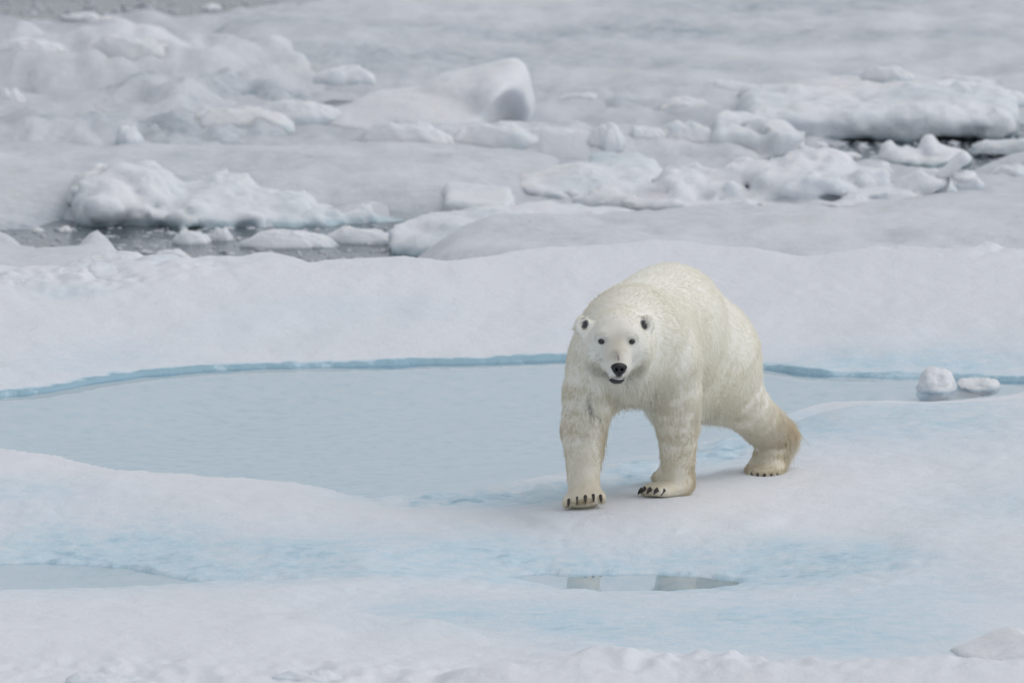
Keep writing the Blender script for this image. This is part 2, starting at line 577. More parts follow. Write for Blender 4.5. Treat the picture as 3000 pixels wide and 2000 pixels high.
RIDGES = [([(1250, 1950), (1500, 1942), (1750, 1930), (2050, 1928), (2200, 1944), (2500, 1952), (2700, 1946), (2900, 1940), (3200, 1930)], .06, .085, 1.4, .30),
          ([(650, 1798), (1000, 1806), (1250, 1822), (1500, 1840), (1900, 1856)], .01, .05, 1.3, .30),
          ([(2120, 1708), (2300, 1672), (2450, 1650), (2600, 1628), (2780, 1606)], .0, .035, 1.2, .30),
          ([(500, 1698), (700, 1694), (950, 1699), (1200, 1688), (1450, 1685), (1600, 1706)], -.03, .035, 1.1, .30),
          ([(-300, 1880), (0, 1868), (300, 1850), (650, 1842), (1000, 1862)], .02, .03, 1.2, .5),
          ([(600, 1552), (800, 1542), (1000, 1547), (1150, 1560)], -.02, .028, .8, .25),
          ([(1500, 1590), (1800, 1575), (2100, 1580), (2350, 1590)], -.03, .028, .9, .25),
          ([(120, 1545), (300, 1532), (480, 1540)], -.02, .03, .8, .25)]


def floe_height(X, Y):
    h = base_h(X, Y)
    for pts_, zc, hh_, fr, bk in RIDGES:
        q = np.array([on(a_, b_, zc)[:2] for a_, b_ in pts_])
        dd_ = Y - np.interp(X, q[:, 0], q[:, 1]) - .14 * fbm(X * 1.6, X * 0 + zc * 50 + fr, oct=4, seed=23)
        xm = smooth(q[0, 0] - .1, q[0, 0] + .5, X) * smooth(q[-1, 0] + .1, q[-1, 0] - .5, X)
        h = h + hh_ * xm * smooth(-fr, 0, dd_) * (1 - smooth(0, bk, dd_))
    calm = 1 - .85 * np.exp(-((X - .95) / .95) ** 2 - ((Y - .7) / 1.5) ** 2)
    h = h + calm * 0.016 * fbm(X * 1.1, Y * 0.75, oct=3, seed=3) + calm * 0.010 * fbm(X * 3.6, Y * 3.2, oct=3, seed=9) + 0.004 * fbm(X * 11, Y * 9, oct=3, seed=19)
    rg = np.zeros(X.shape)
    for b in ROUGH:
        rg = np.maximum(rg, blob(X, Y, *b))
    lump = 1 - np.abs(fbm(X * 3.3, Y * 2.2, oct=3, seed=31, gain=.55))
    h = h + rg * 0.085 * (lump - 0.55) + rg * .03 * fbm(X * 9, Y * 6, oct=3, seed=41)
    # melt pond and pools
    wob = 0.05 * fbm(X * 2.4, Y * 1.6, oct=4, seed=5) + .012 * fbm(X * 14, Y * 9, oct=2, seed=6)
    sp = sd_poly(X, Y, POND_W) + wob
    slush = np.maximum.reduce([blob(X, Y, 1350, 1447, 330, 26, 1), blob(X, Y, 1600, 1432, 170, 34, 1), blob(X, Y, 1860, 1372, 130, 52, 1), blob(X, Y, 2110, 1310, 110, 55, .7), blob(X, Y, 1050, 1450, 160, 12, .7)])
    slush = np.clip(slush * 1.4, 0, 1)
    foot, fz = np.zeros(X.shape), np.zeros(X.shape)
    for px, y, z in FEET:
        fx = at(px, 1440, y)[0]
        g_ = np.exp(-((X - fx) / .20) ** 2 - ((Y - y) / .34) ** 2)
        fz, foot = fz + g_ * z, foot + g_
    fz = fz / np.maximum(foot, 1e-6)
    foot = smooth(.25, .8, foot)
    slush = slush * (1 - foot)
    h = h * (1 - foot) + (fz + .003 * fbm(X * 6, Y * 3, oct=3, seed=14)) * foot
    bed = ZP - 0.02 - 0.12 * smooth(0.0, -1.1, sp) + 0.006 * fbm(X * 1.2, Y * .7, oct=2, seed=77)
    h = np.where((sp < -.3) & (foot < .3), bed, np.where((sp < 0) & (foot < .3), np.minimum(h, bed), h))
    far = Y > 4.0
    top = ZP + 0.016 + .012 * fbm(X * 3, Y * 1.5, oct=3, seed=15) + 0.085 * np.maximum(sp, 0) + .05 * np.maximum(sp - 1.0, 0)
    h = np.where((sp >= 0) & far, np.minimum(np.maximum(h, ZP + .02), top), h)
    h = np.where((sp >= 0) & far, ZP - .02 + (h - ZP + .02) * smooth(0, 0.04, sp), h)
    h = np.where((sp >= 0) & ~far & (slush < .05), np.maximum(h, ZP + 0.004 + 0.03 * smooth(0, 0.5, sp)), h)
    sm = (ZP + 0.004) + 0.016 * fbm(X * 9, Y * 4.0, oct=4, seed=55, gain=.6)
    near_shore = slush * smooth(0.75, 0.2, np.abs(sp - .1)) * smooth(.05, -.02, h - (ZP + .05))
    h = h * (1 - near_shore) + sm * near_shore
    spq = np.full(X.shape, 9.0)
    for q in POOLS_W:
        spq = np.minimum(spq, sd_poly(X, Y, q) + wob * .7)
    h = np.where(spq < 0, np.minimum(h, ZQ - 0.012 - 0.05 * smooth(0, -0.4, spq)), h)
    h = np.where((spq >= 0) & (spq < 1.5), np.clip(h, ZQ + 0.006 + 0.015 * smooth(0, 0.35, spq), ZQ + .006 + .012 * np.abs(fbm(X * 6, Y * 3, oct=3, seed=91)) + .10 * spq), h)
    # far edge of the floe falls into the sea
    cw = np.array([on(*c) for c in CREST])
    ye = np.interp(X, cw[:, 0], cw[:, 1]) + 0.12 * fbm(X * 1.7, X * 0 + 2.2, oct=4, seed=8)
    h = np.where(Y > ye + 0.1, h - 1.4 * smooth(0.1, 0.75, Y - ye), h)
    return h, sp, spq, slush, rg, near_shore


xs = np.concatenate([np.linspace(-45, -3.95, 34)[:-1], np.arange(-3.95, 3.95, 0.0195), np.linspace(3.95, 45, 34)])
ys = np.concatenate([np.linspace(-55, -7.6, 24)[:-1], np.arange(-7.6, 14.6, 0.034)])
X, Y = np.meshgrid(xs, ys, indexing='ij')
H, SP, SPQ, SLUSH, RG, NS = floe_height(X, Y)
bl = np.zeros(X.shape)
for b in BLUE:
    px_, py_, rx_, ry_, am_ = b
    bl = bl + 1.15 * blob(X, Y, px_, py_, rx_ * 1.2, ry_ * 1.15, am_)
bl = bl * np.clip(0.85 + 0.42 * fbm(X * 1.5, Y * 0.8, oct=5, seed=61), 0.25, 1.5)
# hollows hold melt water, crests stay white
bl = np.minimum(bl, .62) * (.35 + .65 * smooth(0.02, -0.012, 0.007 * fbm(X * 3.6, Y * 3.2, oct=3, seed=9) + 0.012 * fbm(X * 1.1, Y * 0.55, oct=2, seed=3)))
bl = bl + NS * 0.36 * (0.5 + fbm(X * 10, Y * 5, oct=3, seed=66))
rim = smooth(0.15, 0.05, SP + .035 * fbm(X * 13, Y * 7, oct=3, seed=71)) * (SP > -.05) * (np.gradient(SP, ys, axis=1) > .35) * (Y > 3.2) * np.clip(.75 + .5 * fbm(X * 1.3, Y * .6, oct=3, seed=73), .35, 1)
bl = np.maximum(bl, rim * 1.5)
inp = smooth(0.02, -0.15, SP)
pond_bl = 0.50 + 0.09 * fbm(X * .8, Y * .35, oct=4, seed=81) + 0.06 * smooth(-0.1, -1.5, SP)
bl = np.where(SP < 0.0, np.maximum(bl * (SP > -.05), pond_bl * inp), bl)
inq = smooth(0.0, -0.1, SPQ)
bl = np.maximum(bl, 0.3 * inq)
bl = np.maximum(bl, 0.35 * smooth(0.5, 0.0, SPQ) * (SPQ > 0))
me = new_mesh('snow_ground', np.stack([X, Y, H], -1).reshape(-1, 3), grid_faces(len(xs), len(ys)), M_SNOW, {'blue': np.clip(bl, 0, 1.6).ravel(), 'wet': np.maximum(smooth(0, -.25, SP), smooth(0, -.15, SPQ)).ravel()})
ground = tag(obj('snow_ground', me), kind='structure')


def ground_z(x, y):
    i = np.clip(np.searchsorted(xs, x) - 1, 0, len(xs) - 2)
    j = np.clip(np.searchsorted(ys, y) - 1, 0, len(ys) - 2)
    return float(H[i, j])


def sheet(name, poly, z, mat, grow=0.0):
    p = np.array(poly, float)
    c = p.mean(0)
    p = c + (p - c) * (1 + grow)
    bm = bmesh.new()
    vs_ = [bm.verts.new((a, b, z)) for a, b in p]
    bm.faces.new(vs_)
    bmesh.ops.triangulate(bm, faces=bm.faces[:])
    me = bpy.data.meshes.new(name)
    bm.normal_update()
    for f in bm.faces:
        if f.normal.z < 0:
            f.normal_flip()
    bm.to_mesh(me)
    bm.free()
    me.materials.append(mat)
    return tag(obj(name, me), kind='structure')


def offset_poly(poly, d):
    "push every corner outwards"
    p = np.array(poly, float)
    nx = np.roll(p, -1, 0) - np.roll(p, 1, 0)
    nrm = np.stack([nx[:, 1], -nx[:, 0]], 1)
    nrm /= np.linalg.norm(nrm, axis=1)[:, None] + 1e-9
    area = 0.5 * np.sum(p[:, 0] * np.roll(p[:, 1], -1) - np.roll(p[:, 0], -1) * p[:, 1])
    return p + nrm * d * (1 if area > 0 else -1)


sheet('melt_pond_water', offset_poly(POND_W, 0.3), ZP, M_POND)
for q in POOLS_W:
    sheet('pool_water', offset_poly(q, 0.12), ZQ, M_POND)

# ------------------------------------------------------------------ sea, brash and the floes behind
bm = bmesh.new()
for a, b in ((-6000, 5), (6000, 5), (6000, 12000), (-6000, 12000)):
    bm.verts.new((a, b, ZS))
bm.faces.new(bm.verts[:])
me = bpy.data.meshes.new('sea')
bm.to_mesh(me)
bm.free()
me.materials.append(M_SEA)
tag(obj('sea', me), kind='structure')

LEADS = [[(-600, 640), (0, 655), (500, 662), (950, 665), (1180, 660), (1300, 690), (1200, 760), (600, 790), (-600, 700)],
         [(2300, 445), (2340, 402), (2700, 392), (3000, 370), (3300, 365), (3300, 520), (2850, 530), (2600, 480), (2420, 475)],
         [(-400, -60), (700, -60), (740, 10), (560, 45), (300, 60), (-400, 40)]]
LEADS_W = [[on(px, py, ZS)[:2] for px, py in q] for q in LEADS]
bx = np.arange(-9, 9, 0.035)
by = np.arange(12.5, 48, 0.085)
XB, YB = np.meshgrid(bx, by, indexing='ij')
sdl = np.full(XB.shape, 9.0)
for q in LEADS_W:
    sdl = np.minimum(sdl, sd_poly(XB, YB, q))
lead = smooth(.5, -.5, sdl + 0.5 * fbm(XB * .8, YB * .3, oct=3, seed=201))
hb = 0.065 + 0.05 * fbm(XB * 1.0, YB * 0.33, oct=3, seed=202) + 0.035 * fbm(XB * 4, YB * 1.6, oct=3, seed=205) + .02 * np.abs(fbm(XB * 11, YB * 5, oct=2, seed=208))
hb = hb - lead * 0.26
me = new_mesh('brash_ice', np.stack([XB, YB, ZS + hb], -1).reshape(-1, 3), grid_faces(len(bx), len(by)), M_BRASH, {'blue': np.clip(.30 + .3 * fbm(XB * 2.5, YB, oct=3, seed=222) - 3 * hb, 0, .8).ravel()})
tag(obj('brash_ice', me), kind='stuff')


def make_floe(label, outline, ztop, bank=0.5, amp=0.03, lump=0.0, seed=0, res=(0.045, 0.11), blue=0.1, tilt=(0, 0), group='flat ice floes in the pack behind', extra=()):
    pl = np.array([on(px, py, ztop)[:2] for px, py in outline])
    lo, hi = pl.min(0) - 0.6, pl.max(0) + 0.6
    gx, gy = np.arange(lo[0], hi[0], res[0]), np.arange(lo[1], hi[1], res[1])
    x, y = np.meshgrid(gx, gy, indexing='ij')
    sd = sd_poly(x, y, pl) + 0.16 * fbm(x * 1.1, y * .5, oct=4, seed=seed + 1)
    c = pl.mean(0)
    h = ztop + amp * fbm(x * .8, y * .35, oct=4, seed=seed + 2) + amp * .35 * fbm(x * 5, y * 2, oct=3, seed=seed + 3) + tilt[0] * (x - c[0]) + tilt[1] * (y - c[1])
    if lump:
        rd = 1 - np.abs(fbm(x * 1.1, y * .75, oct=5, seed=seed + 7, gain=.55))
        h = h + lump * 1.5 * (rd - .55)
    for (px, py, rx, ry, a) in extra:
        q = on(px, py, ztop)
        h = h + a * np.exp(-((x - q[0]) / (rx / 450)) ** 2 - ((y - q[1]) / (ry / 52)) ** 2)
    t = smooth(0.15, -bank, sd)
    h = (ZS - 0.15) + (h - ZS + 0.15) * t ** 0.55
    b = .18 + blue * (0.6 + 1.4 * fbm(x * .5, y * .9, oct=5, seed=seed + 5)) + .12 * fbm(x * 3, y * 2.2, oct=3, seed=seed + 15) + 0.35 * smooth(ZS + .10, ZS - 0.02, h)
    f, used = grid_faces(len(gx), len(gy), sd < 0.25)
    V = np.stack([x, y, h], -1).reshape(-1, 3)[used]
    ctr = V.mean(0)
    me = new_mesh('ice_floe', V - ctr, f, M_FLOE, {'blue': np.clip(b, 0, 1).ravel()[used]})
    return tag(obj('ice_floe', me, loc=ctr), label, 'ice floe', group)


make_floe('broad white floe straight behind the bear, its front bank in grey shade', [(1240, 672), (1330, 640), (1500, 625), (1720, 592), (1950, 578), (2300, 560), (2700, 550), (3100, 545), (3600, 540), (3600, 800), (2600, 800), (1700, 790), (1400, 760), (1200, 735)], -0.13, bank=0.5, amp=0.04, lump=.03, seed=300, blue=.04, extra=[(2000, 620, 500, 12, -.03), (1450, 660, 220, 20, .06), (2700, 690, 250, 14, .05), (2600, 640, 300, 18, .03)])
make_floe('wide flat grey floe with smooth snow behind the long hummocky ice block', [(-500, 612), (0, 615), (140, 612), (220, 588), (500, 575), (950, 580), (1250, 596), (1520, 600), (1700, 545), (1880, 500), (1850, 405), (1400, 378), (1000, 385), (700, 405), (330, 400), (0, 410), (-500, 400)], -0.20, bank=0.9, amp=0.04, lump=.035, seed=320, blue=.12)
make_floe('low snow floe in the middle pack under the row of rounded ice slabs', [(900, 452), (1400, 450), (2050, 456), (2300, 470), (2330, 430), (2150, 395), (1800, 370), (1400, 365), (1000, 385)], -0.24, bank=.5, amp=.03, seed=340, lump=.12)
make_floe('rumpled grey floe left of the great ramp shaped boulder', [(180, 330), (600, 330), (980, 318), (1050, 270), (1000, 215), (700, 185), (420, 190), (150, 225), (80, 270)], -0.22, bank=.9, amp=.04, seed=360, lump=.19, blue=.34)
make_floe('low lumpy floe at the left edge below the round white ice knob', [(-500, 430), (300, 428), (620, 420), (900, 400), (960, 350), (600, 335), (300, 340), (-500, 335)], -0.24, bank=.7, amp=.04, seed=380, lump=.18, blue=.3)
make_floe('largest far floe, a smooth white plain that fills the top of the view', [(470, 70), (600, 200), (1000, 245), (1500, 232), (2000, 268), (2500, 255), (3000, 262), (3700, 262), (3700, -260), (900, -260), (800, -20), (700, 20)], -.17, bank=.7, amp=.05, lump=.045, seed=400, blue=.24, res=(.06, .16), extra=[(900, 110, 350, 60, .12), (2700, 160, 500, 60, -.04)])
make_floe('far white floe at upper left with rounded snowy humps', [(-500, 195), (0, 195), (300, 200), (620, 205), (1150, 190), (1000, 110), (560, 90), (300, 105), (0, 115), (-500, 120)], -0.08, bank=.7, amp=.05, seed=420, lump=.14, blue=.15, extra=[(80, 140, 160, 25, .12), (330, 140, 200, 25, .12)])
make_floe('thin grey floe in the gap right of the ramp shaped boulder', [(1570, 335), (1800, 330), (2100, 335), (2330, 315), (2320, 262), (2000, 255), (1700, 262), (1580, 290)], -0.25, bank=.6, amp=.035, seed=440, lump=.10, blue=.2)
make_floe('narrow white floe along the right edge above the dark water lead', [(2780, 470), (3000, 480), (3500, 480), (3500, 410), (3050, 415), (2880, 440)], -0.22, bank=.4, amp=.03, seed=460)
make_floe('low white slab floe at the far left in front of the dark lead', [(-600, 640), (-200, 650), (0, 658), (70, 676), (120, 702), (165, 708), (215, 680), (300, 660), (350, 684), (420, 740), (420, 800), (-600, 860)], -0.10, bank=.22, amp=.03, seed=480, extra=[(20, 690, 90, 14, .05), (290, 690, 70, 9, .06)])


# ------------------------------------------------------------------ sculpted ice blocks
def E(px, py, y, rx, ry, rd, k=0.06, rot=None, sub=False, box=None):
    s = FPX / (y - CY)
    c = at(px, py, y)
    r = (rx / s, rd, ry / s)
    if box is not None:
        return Prim('box', c, r=r, r2=box, rot=rot, k=k, sub=sub)
    return Prim('ell', c, r=r, rot=rot, k=k, sub=sub)


def ice_noise(seed, a=0.03, f=2.6):
    return lambda x, y, z: a * fbm(x * f, y * f, z * f, oct=4, seed=seed) + a * .4 * np.abs(vnoise(x * f * 3.1, y * f * 3.1, z * f * 3.1, seed=seed + 9))


def make_ice(name, label, prims, h=0.03, seed=0, amp=0.03, freq=2.6, blue=0.08, group=None, cat='ice block'):
    V, f = build_sdf(prims, h, pad=0.15, noise=ice_noise(seed, amp, freq))
    ctr = V.mean(0)
    ctr[2] = V[:, 2].min()
    b = blue * (0.7 + .8 * fbm(V[:, 0] * 1.5, V[:, 1] * 1.5, V[:, 2] * 1.5, oct=3, seed=seed + 3)) + 0.5 * smooth(ZS + 0.07, ZS + .0, V[:, 2])
    me = new_mesh(name, V - ctr, f, M_ICE, {'blue': np.clip(b, 0, 1)})
    return tag(obj(name, me, loc=ctr), label, cat, group)


yA = on(600, 655, ZS)[1]
make_ice('ice_block', 'long hummocky ice block with a bulbous left end beside the dark water lead', [
    E(335, 585, yA + .4, 125, 92, .8), E(300, 540, yA + .5, 80, 50, .5), E(430, 560, yA + .5, 90, 60, .6), E(620, 620, yA + .3, 290, 46, .6, k=.1), E(560, 585, yA + .6, 160, 30, .5),
    E(660, 548, yA + .7, 78, 33, .4, k=.03), E(590, 552, yA + .7, 50, 25, .3, k=.03), E(720, 560, yA + .7, 30, 18, .3, k=.03), E(770, 600, yA + .5, 90, 32, .5), E(872, 598, yA + .4, 62, 44, .4, k=.03), E(860, 635, yA + .3, 170, 34, .5),
    E(1010, 632, yA + .4, 120, 32, .5), E(1060, 615, yA + .5, 40, 20, .3, k=.02), E(1180, 640, yA + .5, 120, 26, .5), E(700, 660, yA + .2, 420, 26, .5)], seed=500, amp=.05, freq=5)
yB = on(1300, 368, ZS + .1)[1]
make_ice('ice_boulder', 'great ramp shaped ice boulder with a smooth grey hollow in its right end', [
    E(1300, 330, yB + 1.0, 250, 75, 1.0, k=.2), E(1460, 290, yB + .9, 100, 100, .8, k=.15), E(1110, 350, yB + .9, 190, 42, .8, k=.15), E(1500, 225, yB + 1.0, 42, 40, .5, k=.1), E(1380, 260, yB + 1.0, 120, 50, .6, k=.12),
    E(1505, 375, yB + .05, 85, 105, .62, k=.06, sub=True)], seed=520, amp=.02, blue=.05, cat='ice boulder')
yC = on(2560, 415, ZS)[1]
make_ice('ice_block', 'long thick grey faced ice slab overhanging the dark water at right', [
    E(2570, 350, yC + .9, 400, 62, 1.0, box=.10), E(2440, 310, yC + 1.5, 220, 45, .9, k=.1), E(2760, 335, yC + .9, 215, 70, 1.0, k=.12), E(2350, 345, yC + 1.2, 180, 40, .9, k=.1), E(2480, 275, yC + 2.0, 110, 28, .6, k=.1),
    E(2750, 428, yC - .05, 380, 22, .25, k=.08, sub=True)], seed=540, amp=.04, freq=5, blue=.12)
yD = on(2220, 468, ZS + .05)[1]
make_ice('ice_block', 'blocky white ice lump undercut at its base just left of the dark lead', [
    E(2200, 412, yD + .6, 112, 46, .45, box=.05, rot=roty(5)), E(2255, 405, yD + .45, 62, 50, .4, box=.06, rot=rotz(25)), E(2150, 395, yD + .8, 60, 40, .4, box=.06), E(2170, 448, yD + .5, 170, 22, .5)], seed=560, amp=.045, freq=5)
yE = on(1400, 632, ZS + .1)[1]
make_ice('ice_block', 'square edged ice slab standing between the flat grey floe and the hummock', [
    E(1400, 596, yE + .6, 102, 36, .55, box=.04, rot=roty(3), k=.03), E(1390, 570, yE + 1.0, 95, 26, .5, k=.04), E(1470, 605, yE + .4, 40, 26, .3, k=.03)], seed=580, amp=.02)
yF = on(1500, 752, ZS)[1]
make_ice('ice_hummock', 'broad snow hummock with a dirty grey undercut front behind the near floe', [
    E(1330, 700, yF + .5, 180, 55, .6, k=.1), E(1480, 668, yF + .9, 230, 50, .7, k=.12), E(1650, 668, yF + .9, 220, 42, .7, k=.12), E(1580, 705, yF + .5, 230, 45, .5, k=.12), E(1800, 672, yF + 1.0, 130, 32, .6, k=.1), E(1250, 735, yF + .4, 110, 34, .4, k=.06),
    E(1640, 760, yF - .05, 230, 62, .45, k=.12, sub=True)], seed=600, amp=.04, freq=4.5, blue=.12, cat='ice hummock')
yG = on(2300, 575, -0.1)[1]
make_ice('ice_ridge', 'crumbled white pressure ridge of welded chunks, highest just above the bear', [
    E(2390, 500, yG + .8, 130, 45, .5, k=.05), E(2350, 470, yG + 1.0, 60, 26, .35, k=.02), E(2440, 472, yG + 1.0, 62, 26, .35, k=.02), E(2280, 525, yG + .7, 110, 42, .5, k=.03), E(2200, 520, yG + .9, 120, 34, .4, k=.03),
    E(2100, 545, yG + .7, 110, 36, .5, k=.03), E(2010, 540, yG + .7, 85, 45, .4, k=.03), E(2030, 565, yG + .5, 60, 28, .3, k=.02), E(1930, 565, yG + .6, 95, 24, .4, k=.03), E(1805, 572, yG + .6, 70, 28, .4, k=.02), E(2350, 550, yG + .4, 110, 36, .4, k=.02),
    E(2460, 545, yG + .4, 70, 30, .35, k=.02), E(2540, 520, yG + .6, 75, 36, .4, k=.03), E(2560, 560, yG + .3, 70, 18, .3, k=.02), E(2700, 535, yG + .5, 80, 30, .35, k=.03), E(2300, 590, yG + .4, 520, 26, .5, k=.05), E(1950, 592, yG + .5, 250, 20, .4, k=.05), E(2430, 592, yG + .15, 160, 17, .3, k=.05), E(2610, 588, yG + .15, 130, 16, .3, k=.05)],
    seed=620, amp=.05, freq=6, blue=.05, cat='pressure ridge')
yH = on(1650, 600, ZS + .05)[1]
make_ice('ice_hummock', 'grey lumpy hummock with dark bluish faces left of the white ridge', [
    E(1700, 520, yH + 1.2, 120, 40, .5, k=.05), E(1830, 490, yH + 1.6, 95, 36, .5, k=.05), E(1780, 480, yH + 1.7, 60, 24, .35, k=.04), E(1870, 515, yH + 1.3, 90, 30, .5, k=.04), E(1600, 545, yH + .9, 110, 26, .5, k=.05), E(1620, 575, yH + .5, 60, 22, .3, k=.03), E(1700, 560, yH + .6, 150, 26, .5, k=.05)],
    seed=640, amp=.05, freq=3.2, blue=.22, cat='ice hummock')
yI = on(2700, 500, ZS)[1]
make_ice('ice_chunk', 'jagged toothed ice chunk floating in the right water lead', [
    E(2700, 470, yI + .5, 150, 26, .4, k=.03), E(2605, 445, yI + .5, 26, 28, .2, k=.01, rot=roty(20)), E(2660, 450, yI + .5, 14, 30, .15, k=.01, rot=roty(-8)), E(2725, 440, yI + .5, 24, 36, .2, k=.01, rot=roty(-18)), E(2755, 452, yI + .5, 34, 22, .2, k=.01), E(2800, 465, yI + .5, 50, 26, .3, k=.02), E(2640, 460, yI + .4, 70, 22, .3, k=.02)],
    h=.022, seed=660, amp=.03, freq=4.5, cat='ice chunk')
make_ice('ice_shard', 'tilted pointed ice shard leaning up to the right at the end of the ridge', [
    E(2790, 488, yG + .4, 58, 15, .12, box=.02, rot=roty(-38), k=.02), E(2820, 515, yG + .4, 40, 16, .2, k=.02)], h=.018, seed=680, amp=.012, freq=5, cat='ice shard')
ZB = ground_z(3.6 if False else on(2880, 1930, .05)[0], on(2880, 1930, .05)[1])
yJ = on(2900, 1955, .0)[1]
make_ice('ice_block', 'big tilted snowy ice block in the bottom right corner', [
    E(2930, 1922, yJ + .5, 110, 40, .45, box=.05, rot=roty(-16) @ rotz(10), k=.04), E(2990, 1900, yJ + .6, 70, 34, .35, k=.04), E(3060, 1930, yJ + .5, 90, 60, .4, k=.05)], h=.018, seed=700, amp=.014, freq=3, blue=.02)
make_ice('ice_block', 'rounded snow covered lump left of the tilted block in the bottom corner', [
    E(2735, 1965, yJ + .1, 65, 38, .35, k=.05), E(2790, 1975, yJ + .0, 70, 34, .3, k=.05), E(2850, 1985, yJ - .2, 90, 36, .3, k=.05)], h=.018, seed=710, amp=.016, freq=3, blue=.02)
yK = on(2745, 1148, ZP)[1]
make_ice('ice_chunk', 'rounded white ice chunk standing in the right arm of the melt pond', [
    E(2728, 1112, yK + .12, 38, 34, .16, k=.04), E(2765, 1112, yK + .12, 32, 22, .14, k=.03), E(2745, 1135, yK + .1, 56, 22, .18, k=.04)], h=.008, seed=720, amp=.022, freq=7, cat='ice chunk')
make_ice('ice_chunk', 'flat low ice chunk at the pond edge right of the rounded chunk', [
    E(2850, 1124, yK + .25, 42, 15, .14, k=.03), E(2900, 1124, yK + .2, 32, 13, .14, k=.03), E(2870, 1132, yK + .2, 60, 12, .16, k=.03)], h=.008, seed=730, amp=.018, freq=8, cat='ice chunk')


# ------------------------------------------------------------------ loose chunks
def chunk_mesh(seed, boxy):
    "a lump of ice frozen into the pack: uneven outline, steep broken sides, crusted top, skirt below the surface"
    r_ = np.linspace(0, 1, 34) ** .8
    na = 84
    a = np.arange(na) * 2 * math.pi / na
    ca, sa = np.cos(a), np.sin(a)
    out = 1 + .36 * fbm(ca * 1.2 + 5, sa * 1.2, oct=2, seed=seed, gain=.4)
    out = out / (np.abs(ca) ** (2 + boxy) + np.abs(sa) ** (2 + boxy)) ** (1 / (2 + boxy)) / 1.05
    RR, AA = np.meshgrid(r_, np.arange(na), indexing='ij')
    x, y = RR * out[AA] * ca[AA], RR * out[AA] * sa[AA]
    q = RR + .09 * fbm(x * 1.8, y * 1.8, oct=2, seed=seed + 2)
    prof = 1 - np.clip(q, 0, 1.2) ** (2.6 + boxy * 2)
    top = 1 + .45 * fbm(x * 1.2 + 3, y * 1.2, oct=3, seed=seed + 3) + .28 * (1 - np.abs(fbm(x * 2.6, y * 2.6, oct=4, seed=seed + 5, gain=.6))) - .12
    z = prof * top + .02 * fbm(x * 7, y * 7, oct=3, seed=seed + 6)
    z = z / max(z.max(), .3)
    z = np.where(RR >= .999, -.35, z)
    z = np.maximum(z, -.35)
    i, jj = np.meshgrid(np.arange(len(r_) - 1), np.arange(na), indexing='ij')
    A0 = (i * na + jj).ravel()
    B0 = (i * na + (jj + 1) % na).ravel()
    F = np.stack([A0, A0 + na, B0 + na, B0], 1)
    P = np.stack([x, y, z], -1).reshape(-1, 3)
    n3 = np.stack([fbm(P[:, 0] * 2.0 + 9 * k, P[:, 1] * 2.0, P[:, 2] * 1.2, oct=3, seed=seed + 30 + k, gain=.45) for k in range(3)], 1)
    P = P + n3 * np.array((.06, .06, .06))
    return new_mesh('ice_chunk', P, F, M_ICE, {'blue': np.clip(.05 + .10 * fbm(P[:, 0], P[:, 1], P[:, 2], oct=3, seed=seed + 4) + .25 * smooth(.15, -.05, P[:, 2]), 0, 1)})


VAR = [chunk_mesh(900 + i, (0.3, 1.2, 0.6, 2.0)[i % 4]) for i in range(10)]
NV = [0]


ROUND = ('lead', 'knob', 'floating', 'slab', 'hump')


def chunk(px, base, wpx, hpx, z, label, depth=0.8, group=None, rot=None, name='ice_chunk', tilt=0.0, var=None):
    x, y, _ = on(px, base, z)
    s = FPX / (y - CY)
    NV[0] += 1
    o = bpy.data.objects.new(name, VAR[((0, 4, 8)[NV[0] % 3] if any(q_ in label for q_ in ROUND) else NV[0] * 7) % len(VAR)])
    COL.objects.link(o)
    hw, hh = wpx / s / 2, hpx / s
    # a fifth to a third of it is under the snow or the water
    o.scale = (hw * 1.06, hw * depth, hh * .92)
    o.location = (x, y + hw * depth * .8, z)
    o.rotation_euler = (random.uniform(-.05, .05), tilt, random.uniform(-.5, .5) + (0 if random.random() < .5 else math.pi))
    return tag(o, label, 'ice chunk', group)


